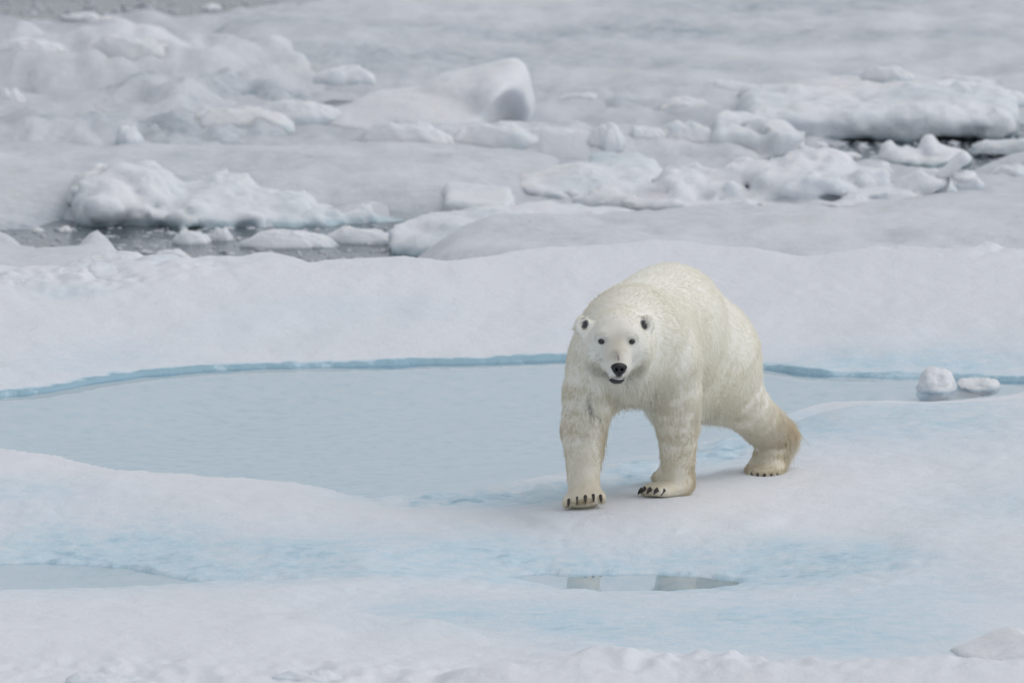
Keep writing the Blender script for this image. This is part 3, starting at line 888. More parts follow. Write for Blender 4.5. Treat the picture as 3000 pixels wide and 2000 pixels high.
ZF = -0.22
big = [
    (1190, 430, 330, 78, ZF, 'long pillow shaped slab in the middle pack below the boulder', .5),
    (1440, 428, 270, 75, ZF, 'white wedge shaped chunk directly under the grey hollow of the boulder', .5),
    (1640, 420, 260, 50, ZF, 'low white slab stretching right from under the boulder', .5),
    (1775, 432, 110, 80, ZF, 'upright thimble shaped chunk with a shaded foot', .8),
    (1900, 422, 130, 55, ZF, 'small low chunk right of the thimble shaped chunk', .7),
    (2010, 418, 180, 70, ZF, 'pointed mound of ice left of the undercut block', .7),
    (30, 330, 110, 80, ZS, 'round white ice knob at the left edge of the view', .9),
    (380, 412, 90, 45, -.2, 'bright little block on the lumpy floe at the left', .8),
    (560, 715, 120, 45, ZS, 'double humped floe fragment floating in the dark lead', .8),
    (650, 706, 70, 45, ZS, 'round topped piece floating in the dark lead', .8),
    (850, 728, 290, 58, ZS, 'smooth lens shaped white piece floating in the dark lead', .5),
    (1060, 712, 260, 48, ZS, 'long low grey piece floating right of the lens shaped one', .5),
    (500, 758, 110, 28, ZS, 'flat grey slab floating close to the near floe edge', .7),
    (190, 680, 40, 20, ZS, 'small round lump floating at the left of the dark lead', .8),
    (110, 680, 40, 16, ZS, 'smallest lump floating leftmost in the dark lead', .8),
    (700, 372, 340, 60, -.25, 'rumpled grey ice hump left of the ramp of the boulder', .5),
    (880, 350, 260, 60, -.25, 'dusky ice hump touching the thin end of the boulder ramp', .5),
    (1010, 235, 200, 42, -.1, 'shaded hump on the edge of the largest far floe', .5),
    (1530, 622, 60, 30, -.2, 'small chunk in the dark hollow right of the square slab', .8),
    (1560, 628, 40, 20, -.2, 'tiny chunk in the hollow below the lumpy grey hummock', .8),
    (2720, 562, 170, 48, -.2, 'smooth pale block at the right end of the ridge', .6),
    (2840, 545, 80, 36, -.2, 'small block behind the tilted shard', .8),
    (1880, 588, 110, 18, -.2, 'small chunk at the foot of the ridge near its left end', .8),
    (1760, 598, 130, 20, -.2, 'leftmost low chunk at the foot of the ridge', .8),
    (2180, 594, 110, 16, -.2, 'small chunk under the middle of the ridge', .8),
    (2640, 578, 120, 18, -.2, 'little chunk under the right end of the ridge', .8),
    (2130, 270, 170, 38, -.22, 'pale slab left behind the long grey faced slab', .5),
    (2600, 230, 170, 40, -.12, 'yellowish white hump beyond the long grey faced slab', .5),
    (2450, 262, 280, 40, -.2, 'bluish low slab just behind the top of the long slab', .4),
    (2830, 255, 220, 36, -.2, 'bluish white slab behind the right end of the long slab', .4),
    (2950, 300, 130, 40, -.25, 'grey lump at the right edge behind the long slab', .7),
    (1920, 268, 80, 36, -.25, 'small pale lump in the thin grey floe', .8),
    (2000, 330, 200, 44, -.28, 'low grey hump in front of the thin floe', .6),
    (1700, 300, 160, 30, -.28, 'flat dusky hump right of the boulder', .5),
    (90, 180, 260, 75, -.1, 'tall rounded hump at the left of the far floe', .5),
    (380, 178, 330, 80, -.1, 'broad rounded hump right of the blue notch on the far floe', .5),
    (90, 85, 160, 26, ZS, 'low grey piece floating in the dark water at the top left', .6),
    (330, 82, 170, 34, ZS, 'pale rounded piece floating in the dark water at the top', .6),
    (240, 60, 140, 22, ZS, 'thin piece floating farthest back in the top left water', .6),
    (620, 30, 60, 20, ZS, 'small piece floating beside the edge of the largest floe', .8),
    (2950, 440, 200, 36, -.3, 'smooth wedge of ice on the narrow floe at the right edge', .6),
    (2960, 520, 130, 40, -.3, 'grey chunk in the slush below the wedge at the right edge', .7),
    (2400, 432, 60, 16, ZS, 'small dim chunk floating at the left end of the right lead', .8),
    (2480, 462, 90, 18, ZS, 'low dim chunk floating left of the toothed chunk', .7),
]
for b in big:
    chunk(b[0], b[1], b[2], b[3], b[4], b[5], depth=b[6], group='loose ice chunks in the drifting pack')

# chunks lying on the broken edges of the near floe
edge = [
    (60, 838, 110, 24, 'low snow lump leftmost in the rubble on the far edge of the near floe', 'rubble on the far edge of the near floe'),
    (250, 806, 130, 30, 'rounded snow lump in the left rubble just right of the leftmost lump', 'rubble on the far edge of the near floe'),
    (330, 778, 150, 34, 'highest snow lump of the left rubble, close to the dark lead', 'rubble on the far edge of the near floe'),
    (455, 772, 120, 22, 'flat snow lump at the right end of the left rubble', 'rubble on the far edge of the near floe'),
    (2905, 790, 150, 36, 'big rounded snow lump in the rubble at the right edge behind the bear', 'rubble on the far edge of the near floe'),
    (2800, 752, 110, 28, 'medium snow lump left of the big one in the right rubble', 'rubble on the far edge of the near floe'),
    (2700, 748, 110, 22, 'low snow lump at the left end of the right rubble', 'rubble on the far edge of the near floe'),
    (2990, 800, 110, 38, 'snow lump cut by the right edge of the view in the rubble', 'rubble on the far edge of the near floe'),
    (900, 2000, 150, 28, 'snow lump at the bottom edge left of the middle', 'snow lumps along the bottom of the view'),
    (1480, 2006, 170, 26, 'snow lump at the bottom edge under the middle of the view', 'snow lumps along the bottom of the view'),
    (300, 2006, 150, 24, 'leftmost snow lump along the bottom edge', 'snow lumps along the bottom of the view'),
    (2300, 1996, 170, 28, 'snow lump at the bottom edge straight below the hind paw', 'snow lumps along the bottom of the view'),
]
for px, py, wp, hp, lb, gr in edge:
    z = .2 if py < 1000 else 0.0
    for _ in range(4):
        q = on(px, py, z)
        z = ground_z(q[0], q[1])
    o = chunk(px, py + 4, wp * 1.5, hp * 1.25, z - hp / 1100, lb, depth=.9, group=gr)
    o.material_slots[0].link = 'OBJECT'
    o.material_slots[0].material = M_SNOW

# scattered growlers, too many and too small to pick apart
def scatter(name, polys, n, smin, smax, seed):
    r = np.random.default_rng(seed)
    bm = bmesh.new()
    bmesh.ops.create_icosphere(bm, subdivisions=1, radius=1.0)
    bm.verts.index_update()
    P0 = np.array([v.co[:] for v in bm.verts])
    F0 = np.array([[v.index for v in f.verts] for f in bm.faces])
    bm.free()
    VV, FF, k = [], [], 0
    while k < n:
        q = np.array(polys[r.integers(len(polys))])
        lo, hi = q.min(0), q.max(0)
        p = lo + r.random(2) * (hi - lo)
        if sd_poly(p[:1], p[1:], q)[0] > 0 or abs(p[0]) > 7:
            continue
        s = smin * (smax / smin) ** (r.random() ** 2.2)
        V = P0 * (1 + .25 * r.normal(size=(len(P0), 1))) * np.array([s * r.uniform(.8, 1.8), s * r.uniform(.8, 2.2), s * r.uniform(.4, .8)])
        VV.append(V + np.array([p[0], p[1], ZS]))
        FF.append(F0 + k * len(P0))
        k += 1
    V = np.concatenate(VV)
    me = new_mesh(name, V, np.concatenate(FF), M_BRASH, {'blue': np.full(len(V), .12)})
    return tag(obj(name, me), kind='stuff')


scatter('ice_crumbs', LEADS_W, 2600, .006, .032, 5)

# ------------------------------------------------------------------ the polar bear
def P3(px, py, y):
    return at(px, py, y)


YAW = -19.0
RB = rotz(YAW)
BACK = RB @ np.array([0, 1.0, 0])           # from shoulders to rump
DOWN = np.array([0, 0, -1.0])
bd = BACK * .75 + DOWN * .55


def ell(px, py, y, r, rot=None, **kw):
    return Prim('ell', P3(px, py, y), r=r, rot=rot, **kw)


def cone(p, q, r, r2, **kw):
    return Prim('cone', P3(*p), P3(*q), r=r, r2=r2, **kw)


body = [
    # trunk
    ell(1963, 985, 1.02, (.320, .46, .405), RB, k=.10, flow=bd, ln=.040, lift=.16),
    ell(2068, 1048, 1.32, (.285, .36, .345), RB, k=.12, flow=bd, ln=.040, lift=.16),
    ell(1915, 975, .66, (.315, .55, .335), RB, k=.14, flow=bd, ln=.042, lift=.16),
    ell(1858, 1005, .28, (.315, .33, .305), RB, k=.14, flow=bd, ln=.042, lift=.16),
    ell(1882, 1085, .55, (.20, .5, .13), RB, k=.10, flow=(0.1, .3, -1), ln=.065, lift=.22),
    # neck
    cone((1850, 975, .12), (1812, 990, -.20), .235, .165, k=.14, flow=(.15, .8, -.35), ln=.040, lift=.2),
    cone((1840, 1060, .02), (1812, 1045, -.22), .15, .10, k=.10, flow=(.1, .45, -.9), ln=.05, lift=.2),
    # left-of-picture fore leg, reaching forward
    cone((1745, 1065, .24), (1730, 1150, .20), .155, .150, k=.10, flow=(-.1, .2, -1), ln=.036, lift=.16, dirt=.12),
    cone((1730, 1150, .20), (1710, 1260, .14), .150, .124, k=.02, flow=(-.05, .1, -1), ln=.034, lift=.2, dirt=.45),
    cone((1710, 1260, .14), (1709, 1405, .03), .124, .086, k=.02, flow=(0, .1, -1), ln=.028, lift=.18, dirt=.75),
    cone((1711, 1405, .03), (1711, 1448, -.02), .085, .080, k=.02, flow=(0, -.4, -1), ln=.02, lift=.18, dirt=.85),
    ell(1711, 1458, -.045, (.112, .125, .048), roty(-9), k=.05, flow=(0, -1, -.35), ln=.018, lift=.15, dirt=.95),
    # right-of-picture fore leg, trailing
    cone((1972, 1065, .30), (1980, 1150, .36), .152, .138, k=.10, flow=(.1, .2, -1), ln=.038, lift=.16, dirt=.06),
    cone((1980, 1150, .36), (1985, 1250, .42), .138, .114, k=.02, flow=(.1, .25, -1), ln=.036, lift=.2, dirt=.3),
    cone((1985, 1250, .42), (1987, 1395, .50), .114, .085, k=.02, flow=(.25, .2, -1), ln=.032, lift=.2, dirt=.65),
    cone((1987, 1395, .50), (1985, 1425, .49), .085, .075, k=.02, flow=(-.1, -.2, -1), ln=.024, lift=.2, dirt=.9),
    ell(1953, 1430, .44, (.155, .092, .040), rotz(32) @ roty(-6), k=.05, flow=(-1, -.65, -.25), ln=.020, lift=.16, dirt=.95),
    # right-of-picture hind leg, pushing off
    cone((2095, 1075, 1.36), (2152, 1160, 1.42), .235, .160, k=.12, flow=(.35, .1, -1), ln=.042, lift=.15),
    cone((2152, 1160, 1.42), (2232, 1240, 1.55), .160, .118, k=.02, flow=(.55, .2, -1), ln=.038, lift=.18, dirt=.12),
    cone((2232, 1240, 1.55), (2278, 1275, 1.74), .118, .098, k=.02, flow=(.7, .3, -.6), ln=.05, lift=.35, dirt=.55),
    cone((2275, 1280, 1.74), (2252, 1362, 1.66), .104, .100, k=.02, flow=(.15, -.1, -1), ln=.045, lift=.25, dirt=.75),
    ell(2240, 1376, 1.60, (.105, .13, .048), rotz(10), k=.05, flow=(-.1, -.6, -.8), ln=.034, lift=.2, dirt=.85),
    # far hind leg, stepping under the belly
    cone((1990, 1085, 1.15), (1970, 1190, 1.0), .20, .135, k=.10, flow=(0, .1, -1), ln=.04, lift=.15),
    cone((1970, 1190, 1.0), (1990, 1310, 1.18), .135, .082, k=.02, flow=(0, .1, -1), ln=.036, lift=.2, dirt=.2),
    cone((1990, 1310, 1.18), (1975, 1385, 1.12), .082, .085, k=.02, flow=(0, 0, -1), ln=.03, lift=.2, dirt=.5),
    ell(1957, 1402, 1.04, (.085, .14, .045), rotz(18), k=.05, flow=(-.2, -.9, -.4), ln=.02, lift=.2, dirt=.8),
    # head
    ell(1808, 1000, -.34, (.140, .17, .128), k=.07, flow=(0, 1, .1), ln=.022, lift=.2),
    ell(1752, 1030, -.25, (.082, .11, .095), k=.08, flow=(-.7, .6, -.45), ln=.034, lift=.26),
    ell(1866, 1030, -.25, (.082, .11, .095), k=.08, flow=(.7, .6, -.45), ln=.034, lift=.26),
    cone((1809, 1045, -.30), (1811, 1095, -.48), .095, .052, k=.05, flow=(0, .8, -.6), ln=.018, lift=.2),
    cone((1808, 1012, -.42), (1812, 1060, -.58), .088, .067, k=.045, flow=(0, 1, .35), ln=.009, lift=.12, dirt=.25),
    cone((1812, 1062, -.56), (1813, 1082, -.63), .066, .054, k=.03, flow=(0, 1, .4), ln=.006, lift=.1, dirt=.3),
    ell(1809, 1106, -.575, (.046, .065, .024), k=.03, flow=(0, .7, -.7), ln=.010, lift=.15),
    ell(1768, 986, -.455, (.040, .045, .028), k=.05, flow=(-.3, .8, .6), ln=.014, lift=.16),
    ell(1846, 986, -.455, (.040, .045, .028), k=.05, flow=(.3, .8, .6), ln=.014, lift=.16),
    ell(1762, 1003, -.520, (.024, .03, .018), k=.03, sub=True),
    ell(1851, 1003, -.520, (.024, .03, .018), k=.03, sub=True),
]
for ex, sgn in ((1707, -1), (1893, 1)):
    body += [ell(ex, 950, -.235, (.042, .032, .047), roty(sgn * 22), k=.03, flow=(sgn * .25, .25, 1), ln=.008, lift=.18),
             cone((ex - sgn * 20, 972, -.235), (ex - sgn * 2, 955, -.235), .048, .038, k=.035, flow=(sgn * .3, .3, 1), ln=.010, lift=.18),
             ell(ex - sgn * 3, 953, -.280, (.026, .040, .030), roty(sgn * 22), k=.015, sub=True)]
# toes
TOE = []
for i, (tx, ty) in enumerate(((1665, 1472), (1690, 1468), (1714, 1463), (1737, 1460), (1758, 1459))):
    TOE.append((tx, ty, -.145 + .02 * abs(i - 2), 0))
    body.append(Prim('cone', P3(tx, ty - 7, -.06), P3(tx + (tx - 1711) * .09, ty + 3, -.145 + .02 * abs(i - 2)), r=.032, r2=.028, k=.01, flow=(0, -1, -.5), ln=.022, lift=.15, dirt=.95))
for i, (tx, ty, yy) in enumerate(((1888, 1438, .42), (1897, 1437, .36), (1912, 1438, .32), (1930, 1440, .305), (1950, 1442, .33))):
    body.append(Prim('cone', P3(tx + 22, ty - 8, yy + .08), P3(tx, ty, yy), r=.033, r2=.027, k=.02, flow=(-1, -.7, -.4), ln=.016, lift=.15, dirt=.95))
for i, (tx, ty, yy) in enumerate(((2203, 1388, 1.50), (2220, 1390, 1.46), (2240, 1391, 1.45), (2259, 1391, 1.47), (2276, 1389, 1.51))):
    body.append(Prim('cone', P3(tx + 3, ty - 12, yy + .1), P3(tx, ty, yy), r=.036, r2=.028, k=.02, flow=(-.1, -.8, -.7), ln=.03, lift=.2, dirt=.85))

BV, BF = build_sdf(body, 0.0105, pad=.08)
# settle the surface a little
def relax(V, F, it, lam=.5):
    e = np.concatenate([F[:, [0, 1]], F[:, [1, 2]], F[:, [2, 3]], F[:, [3, 0]]])
    for _ in range(it):
        a = np.zeros_like(V)
        c = np.zeros(len(V))
        for k in range(3):
            a[:, k] = np.bincount(e[:, 0], V[e[:, 1], k], len(V)) + np.bincount(e[:, 1], V[e[:, 0], k], len(V))
        c = np.bincount(e[:, 0], minlength=len(V)) + np.bincount(e[:, 1], minlength=len(V))
        V = V + lam * (a / np.maximum(c, 1)[:, None] - V)
    return V


BV = relax(BV, BF, 2)


def prim_weights(P, soft=.065):
    "for points near the hide: flow, hair length, lift, dirt blended from the nearby body pieces"
    ws, fl, sc = 0, np.zeros((len(P), 3)), np.zeros((len(P), 3))
    D = np.stack([p.d(P[:, 0], P[:, 1], P[:, 2]) for p in body if not p.sub], 1)
    D = D - D.min(1)[:, None]
    W = np.exp(-D / soft)
    W /= W.sum(1)[:, None]
    src = [p for p in body if not p.sub]
    fl = W @ np.array([p.flow for p in src])
    sc = W @ np.array([(p.ln, p.lift, p.dirt) for p in src])
    return fl, sc


def project(P):
    "photograph pixel of a point, used to place marks of the coat on the body"
    d = P - np.array((0, CY, CH))
    f = d[:, 1] * CT - d[:, 2] * ST
    up = d[:, 1] * ST + d[:, 2] * CT
    return 1500 + FPX * d[:, 0] / f, 1000 - FPX * up / f


def seg_dist(x, y, pts):
    r = np.full(x.shape, 1e9)
    for (ax, ay), (bx_, by_) in zip(pts[:-1], pts[1:]):
        ex, ey = bx_ - ax, by_ - ay
        t = np.clip(((x - ax) * ex + (y - ay) * ey) / (ex * ex + ey * ey), 0, 1)
        r = np.minimum(r, np.hypot(x - ax - ex * t, y - ay - ey * t))
    return r


CLEAN, STAIN, RUST, SKIN = np.array((.932, .918, .855)), np.array((.72, .655, .52)), np.array((.70, .56, .34)), np.array((.10, .095, .10))


def coat_colour(P, dirt, r=None):
    "creamy white coat, beige stained legs, dark skin showing at muzzle and ears, a scar on the fore leg"
    n = len(P)
    nz = fbm(P[:, 0] * 3, P[:, 1] * 3, P[:, 2] * 3, oct=3, seed=1001)
    nf = fbm(P[:, 0] * 14, P[:, 1] * 14, P[:, 2] * 14, oct=3, seed=1011)
    d = np.clip(dirt * (1 + .35 * nf) + .07 + .10 * nz, 0, 1)[:, None]
    c = CLEAN * (1 - d) + STAIN * d
    px, py = project(P)
    front = P[:, 1]
    ru = (np.exp(-((px - 2318) / 30) ** 2 - ((py - 1225) / 38) ** 2) * (front > 1.3))[:, None]
    c = c * (1 - .6 * ru) + RUST * .6 * ru
    ye = (np.exp(-((px - 2130) / 60) ** 2 - ((py - 1110) / 90) ** 2) * .35)[:, None]
    c = c * (1 - ye) + np.array((.76, .73, .57)) * ye
    head = front < -.30
    u = np.zeros(n)
    # bridge of the nose, mark above it, grey cheeks, lip line
    u = np.maximum(u, head * .34 * np.exp(-((px - 1811) / 22) ** 2 - ((py - 1042) / 24) ** 2) * (.8 + 1.2 * nf))
    u = np.maximum(u, head * .9 * np.exp(-(seg_dist(px, py, [(1808, 1036), (1813, 1054)]) / 3.6) ** 2))
    u = np.maximum(u, head * .22 * np.exp(-((np.abs(px - 1808) - 27) / 8) ** 2 - ((py - 1092) / 16) ** 2) * (1 + nf))
    u = np.maximum(u, head * .09 * np.exp(-((np.abs(px - 1807) - 46) / 24) ** 2 - ((py - 1035) / 36) ** 2))
    u = np.maximum(u, head * .10 * np.exp(-((px - 1807) / 62) ** 2 - ((py - 985) / 40) ** 2))
    u = np.maximum(u, head * .85 * np.exp(-((px - 1811) / 13) ** 2 - ((py - 1104) / 5) ** 2))
    u = np.maximum(u, head * .7 * np.exp(-((px - 1807) / 30) ** 2 - ((py - 1107) / 3.5) ** 2))
    for ex in (1762, 1851):
        u = np.maximum(u, head * .8 * np.exp(-((px - ex) / 11) ** 2 - ((py - 1000) / 7) ** 2))
        u = np.maximum(u, head * .32 * np.exp(-((px - ex - (6 if ex < 1800 else -6)) / 14) ** 2 - ((py - 993) / 9) ** 2))
    tan = (head * .65 * np.exp(-((px - 1811) / 30) ** 2 - ((py - 1010) / 45) ** 2))[:, None]
    c = c * (1 - tan) + np.array((.55, .50, .39)) * tan
    ear = (front > -.33) & (front < -.17) & (py < 985)
    for ex, s in ((1707, -1), (1893, 1)):
        u = np.maximum(u, ear * 1.0 * smooth(1.5, .6, ((px - ex + s * 7 - s * (py - 950) * .25) / 9) ** 2 + ((py - 951) / 15) ** 2))
        u = np.maximum(u, ear * .35 * np.exp(-((px - ex + s * 2) / 9) ** 2 - ((py - 955) / 14) ** 2) * (1 + nf))
    leg = (front < .25) & (py > 1150)
    sc = [(1752, 1175), (1756, 1200), (1748, 1192), (1724, 1200)]
    u = np.maximum(u, leg * .75 * np.exp(-(seg_dist(px, py, [(1733, 1186), (1728, 1196), (1722, 1200), (1726, 1186), (1731, 1184), (1732, 1203), (1746, 1218), (1762, 1232)]) / 2.2) ** 2))
    u = np.maximum(u, leg * .5 * np.exp(-(seg_dist(px, py, [(1732, 1203), (1730, 1222), (1732, 1245)]) / 2.0) ** 2))
    u = np.maximum(u, leg * .35 * np.exp(-(seg_dist(px, py, [(1732, 1150), (1722, 1165), (1716, 1190)]) / 4.0) ** 2))
    u = np.maximum(u, leg * .3 * np.exp(-(seg_dist(px, py, [(1665, 1203), (1690, 1212)]) / 3) ** 2))
    u = np.maximum(u, leg * .3 * np.exp(-(seg_dist(px, py, [(1700, 1276), (1722, 1278)]) / 3) ** 2))
    fm = (head * .62 * smooth(1.25, .55, ((px - 1808) / 88) ** 2 + ((py - 1020) / 100) ** 2))[:, None]
    c = c * (1 - fm) + c * np.array((.87, .86, .84)) * fm
    u = np.clip(u, 0, 1)[:, None]
    return c * (1 - u) + SKIN * u


def fur_material(name, hair):
    m, n, out = mat_new(name)
    L = n.links.new
    at_ = N(n, 'ShaderNodeAttribute', attribute_name='coat')
    df = N(n, 'ShaderNodeBsdfPrincipled')
    df.inputs['Roughness'].default_value = .55
    df.inputs['Specular IOR Level'].default_value = .3
    L(at_.outputs['Color'], df.inputs['Base Color'])
    if hair:
        tr = N(n, 'ShaderNodeBsdfTranslucent')
        L(at_.outputs['Color'], tr.inputs['Color'])
        mx = N(n, 'ShaderNodeMixShader')
        mx.inputs[0].default_value = .58
        L(df.outputs[0], mx.inputs[1])
        L(tr.outputs[0], mx.inputs[2])
        L(mx.outputs[0], out.inputs[0])
    else:
        L(df.outputs[0], out.inputs[0])
    return m


M_FUR, M_HIDE = fur_material('polar_fur', True), fur_material('hide', False)


def plain(name, colr, rough, spec=.5, coat=0):
    m, n, out = mat_new(name)
    b = N(n, 'ShaderNodeBsdfPrincipled')
    b.inputs['Base Color'].default_value = (*colr, 1)
    b.inputs['Roughness'].default_value = rough
    b.inputs['Specular IOR Level'].default_value = spec
    b.inputs['Coat Weight'].default_value = coat
    tc = N(n, 'ShaderNodeTexCoord')
    ns = N(n, 'ShaderNodeTexNoise')
    ns.inputs['Scale'].default_value = 260
    n.links.new(tc.outputs['Object'], ns.inputs['Vector'])
    bp = N(n, 'ShaderNodeBump')
    bp.inputs['Strength'].default_value = .25
    bp.inputs['Distance'].default_value = .002
    n.links.new(ns.outputs['Fac'], bp.inputs['Height'])
    n.links.new(bp.outputs[0], b.inputs['Normal'])
    n.links.new(b.outputs[0], out.inputs[0])
    return m


M_NOSE = plain('nose_leather', (.014, .013, .015), .42)
M_LIP = plain('lip', (.03, .032, .037), .5)
M_EYE = plain('eye', (.012, .009, .008), .08, coat=.5)
M_CLAW = plain('claw', (.03, .026, .022), .4)

bear = bpy.data.objects.new('polar_bear', None)
COL.objects.link(bear)
BO = np.array((.62, .6, 0.0))
bear.location = BO
tag(bear, 'white polar bear walking towards the viewer across the snow, head low, yellowish legs', 'polar bear')
fl, sc = prim_weights(BV)
me = new_mesh('body', BV - BO, BF, M_HIDE, {'coat': coat_colour(BV, sc[:, 2])})
bo = obj('body', me, bear)

# ---- fur: sample the hide
me.calc_loop_triangles()
nv = np.zeros(len(BV) * 3, np.float32)
me.vertex_normals.foreach_get('vector', nv)
nv = nv.reshape(-1, 3)
T = np.concatenate([BF[:, [0, 1, 2]], BF[:, [0, 2, 3]]])
A = np.linalg.norm(np.cross(BV[T[:, 1]] - BV[T[:, 0]], BV[T[:, 2]] - BV[T[:, 0]]), axis=1) / 2
cen = BV[T].mean(1)
dens = np.where(cen[:, 1] < -.15, 3.2, 1.0) * np.where(cen[:, 1] > 1.7, .6, 1.0)
pr = A * dens
pr /= pr.sum()
NH = 380000
ti = RNG.choice(len(T), NH, p=pr)
r1, r2 = np.sqrt(RNG.random(NH)), RNG.random(NH)
b0, b1, b2 = 1 - r1, r1 * (1 - r2), r1 * r2
HP = BV[T[ti, 0]] * b0[:, None] + BV[T[ti, 1]] * b1[:, None] + BV[T[ti, 2]] * b2[:, None]
HN = nv[T[ti, 0]] * b0[:, None] + nv[T[ti, 1]] * b1[:, None] + nv[T[ti, 2]] * b2[:, None]
HN /= np.linalg.norm(HN, axis=1)[:, None] + 1e-9
fl, sc = prim_weights(HP)
ln, lift, dirt = sc[:, 0].copy(), sc[:, 1].copy(), sc[:, 2]
px, py = project(HP)
# keep eyes, nose and lip free of hair
keep = np.ones(NH, bool)
for ex in (1762, 1851):
    keep &= ~((HP[:, 1] < -.40) & (((px - ex) / 12.5) ** 2 + ((py - 1000) / 11.0) ** 2 < 1))
keep &= ~((HP[:, 1] < -.52) & (((px - 1813.5) / 25.0) ** 2 + ((py - 1080) / 21.0) ** 2 < 1))
keep &= ~((HP[:, 1] < -.52) & (((px - 1807) / 26.0) ** 2 + ((py - 1112) / 11.0) ** 2 < 1))
nzx = [fbm(HP[:, 0] * 7 + 31 * k, HP[:, 1] * 7, HP[:, 2] * 7, oct=3, seed=1100 + k) for k in range(3)]
fine = RNG.normal(size=(NH, 3))
d = fl + .20 * np.stack(nzx, 1) + .12 * fine
d = d - (d * HN).sum(1)[:, None] * HN
d /= np.linalg.norm(d, axis=1)[:, None] + 1e-6
# long wisps: belly, elbows, back of the fore legs, hock
longf = np.zeros(NH)
under = smooth(-.3, -.9, HN[:, 2]) * (HP[:, 2] > .35)
longf = np.maximum(longf, under * .07)
longf = np.maximum(longf, .09 * np.exp(-((px - 2062) / 45) ** 2 - ((py - 1200) / 40) ** 2) * (HP[:, 1] > .3))
longf = np.maximum(longf, .06 * np.exp(-((px - 2045) / 20) ** 2 - ((py - 1380) / 60) ** 2))
longf = np.maximum(longf, .07 * np.exp(-((px - 2315) / 35) ** 2 - ((py - 1265) / 70) ** 2) * (HP[:, 1] > 1.4))
longf = np.maximum(longf, .05 * np.exp(-((px - 1775) / 18) ** 2 - ((py - 1300) / 60) ** 2) * (HP[:, 1] < .5) * (HP[:, 1] > .02))
ln = ln + longf * RNG.random(NH) ** 1.5
ln *= RNG.uniform(.65, 1.25, NH)
HN_, lift_ = HN, lift * .58 * RNG.uniform(.5, 1.5, NH)
stray = (RNG.random(NH) < .05) & (ln > .022)
lift_ = np.where(stray, lift_ * 2.2, lift_)
ln = np.where(stray, ln * 1.25, ln)
K = 6
pts = np.zeros((NH, K, 3))
p = HP - HN * .004
pts[:, 0] = p
dirn = d + HN * (lift_ * 1.9)[:, None]
dirn /= np.linalg.norm(dirn, axis=1)[:, None]
grav = np.clip((ln - .03) * 9, 0, .7)
for k in range(1, K):
    t = k / (K - 1)
    dd = dirn * 1.0 + d * (t * .9) + np.array((0, 0, -1.0)) * (grav * t)[:, None] + HN * ((.30 - .25 * t) * lift_)[:, None]
    dd /= np.linalg.norm(dd, axis=1)[:, None]
    p = p + dd * (ln / (K - 1))[:, None]
    pts[:, k] = p
# hair gathers in small locks
ng = NH // 16
gi = RNG.choice(NH, ng, replace=False)
tree = kdtree.KDTree(ng)
for i, j in enumerate(gi):
    tree.insert(HP[j], i)
tree.balance()
near = np.array([tree.find(Vector(q))[1] for q in HP])
g = gi[near]
cl = np.clip(RNG.uniform(.03, .32, NH) * (.5 + .5 * smooth(.012, .035, ln)), 0, .9)
for k in range(1, K):
    t = k / (K - 1)
    off = pts[g, k] - pts[:, k]
    far_ = np.linalg.norm(off, axis=1)
    wgt = cl * t ** 1.4 * (far_ < .05) * ~stray
    pts[:, k] += off * wgt[:, None]
pts[:, 1:, 2] = np.maximum(pts[:, 1:, 2], -.03)
colr = coat_colour(HP, dirt)
colr = np.clip(colr * RNG.uniform(.97, 1.02, NH)[:, None], 0, .95)
pts, colr, ln = pts[keep], colr[keep], ln[keep]
n = len(pts)
hc = bpy.data.hair_curves.new('fur')
hc.add_curves([K] * n)
hc.attributes['position'].data.foreach_set('vector', (pts - BO).astype(np.float32).ravel())
rad = hc.attributes.get('radius') or hc.attributes.new('radius', 'FLOAT', 'POINT')
prof = np.array([1.0, 1.0, .9, .75, .55, .25])
base_r = np.clip(.0009 + (ln - .02) * .010, .0005, .0012) * np.where(ln < .012, .75, 1.0)
rad.data.foreach_set('value', (base_r[:, None] * prof[None]).astype(np.float32).ravel())
ca = hc.attributes.new('coat', 'FLOAT_COLOR', 'CURVE')
ca.data.foreach_set('color', np.concatenate([colr, np.ones((n, 1))], 1).astype(np.float32).ravel())
hc.materials.append(M_FUR)
fo = obj('fur', hc, bear)
tag(fo, kind='stuff')
scene.cycles_curves.shape = 'RIBBONS'


def sdf_part(name, prims, h, mat, parent=bear, off=None):
    V, f = build_sdf(prims, h, pad=.02)
    V = relax(V, f, 1)
    o = obj(name, new_mesh(name, V - (BO if off is None else off), f, mat), parent)
    return o


nose = sdf_part('nose', [
    ell(1813.5, 1075, -.685, (.045, .028, .024), k=.018), ell(1813.5, 1086, -.683, (.033, .028, .024), k=.018), ell(1813.5, 1097, -.668, (.018, .022, .014), k=.012),
    ell(1806, 1083, -.713, (.009, .016, .0105), roty(18), k=.005, sub=True), ell(1822, 1083, -.713, (.009, .016, .0105), roty(-18), k=.005, sub=True),
    ell(1814, 1096, -.705, (.0025, .012, .014), k=.003, sub=True)], .0026, M_NOSE)
for nx_ in (1806.5, 1821.5):
    nb = sdf_part('nostril', [ell(nx_, 1083.5, -.697, (.0075, .006, .008), k=.002)], .0022, plain('nostril', (.003, .003, .003), .7, .1), nose)
lip = sdf_part('lower_lip', [ell(1807, 1113, -.622, (.044, .030, .0125), k=.01), ell(1807, 1118, -.615, (.032, .028, .011), k=.01), ell(1807, 1106.5, -.635, (.05, .02, .0045), k=.004, sub=True)], .0028, M_LIP)
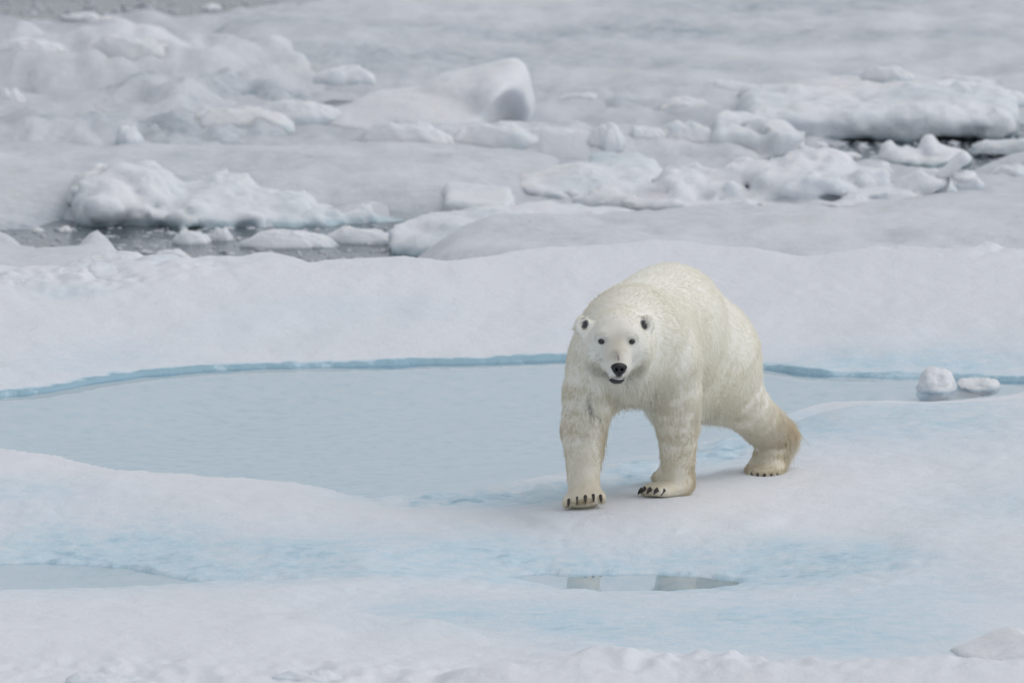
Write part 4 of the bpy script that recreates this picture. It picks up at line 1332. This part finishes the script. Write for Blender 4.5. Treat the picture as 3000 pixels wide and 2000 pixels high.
for ex in (1762, 1851):
    c = P3(ex, 1000, -.486)
    bm = bmesh.new()
    bmesh.ops.create_uvsphere(bm, u_segments=24, v_segments=16, radius=1.0)
    me = bpy.data.meshes.new('eye')
    bm.to_mesh(me)
    bm.free()
    me.materials.append(M_EYE)
    for q in me.polygons:
        q.use_smooth = True
    o = obj('eye', me, bear, c - BO)
    o.scale = (.0190, .017, .0160)


def claw(p, dirv, ln_=.045, r=.0085, up=.35):
    "curved tapering hook"
    dirv = np.array(dirv, float)
    dirv /= np.linalg.norm(dirv)
    side = np.cross(dirv, (0, 0, 1.0))
    side /= np.linalg.norm(side)
    rings, seg = 7, 8
    V, F = [], []
    q = np.array(p, float)
    dd = dirv + np.array((0, 0, up))
    for i in range(rings):
        t = i / (rings - 1)
        dd = dd - np.array((0, 0, (up + .9) / rings))
        dn = dd / np.linalg.norm(dd)
        nn = np.cross(side, dn)
        rr = r * (1 - t) ** .7 + .0012
        for s in range(seg):
            a = 2 * math.pi * s / seg
            V.append(q + side * math.cos(a) * rr * .8 + nn * math.sin(a) * rr * 1.25)
        q = q + dn * ln_ / rings
    for i in range(rings - 1):
        for s in range(seg):
            F.append([i * seg + s, i * seg + (s + 1) % seg, (i + 1) * seg + (s + 1) % seg, (i + 1) * seg + s])
    return obj('claw', new_mesh('claw', np.array(V) - BO, F, M_CLAW), bear)


for i, (tx, ty) in enumerate(((1667, 1466), (1692, 1460), (1715, 1455), (1738, 1452), (1759, 1454))):
    claw(P3(tx, ty, -.156 + .018 * abs(i - 2)), ((tx - 1711) * .004, -1, -.8), .05, .0125)
for tx, ty, yy in ((1880, 1434, .40), (1890, 1430, .345), (1906, 1432, .30), (1926, 1434, .283), (1947, 1437, .31)):
    claw(P3(tx, ty, yy), (-.75, -.8, -.6), .048, .0115)
for tx, ty, yy in ((2203, 1388, 1.475), (2220, 1390, 1.435), (2240, 1391, 1.425), (2259, 1391, 1.445), (2276, 1389, 1.485)):
    claw(P3(tx, ty, yy), (-.05, -1, -.6), .038, .010, .2)
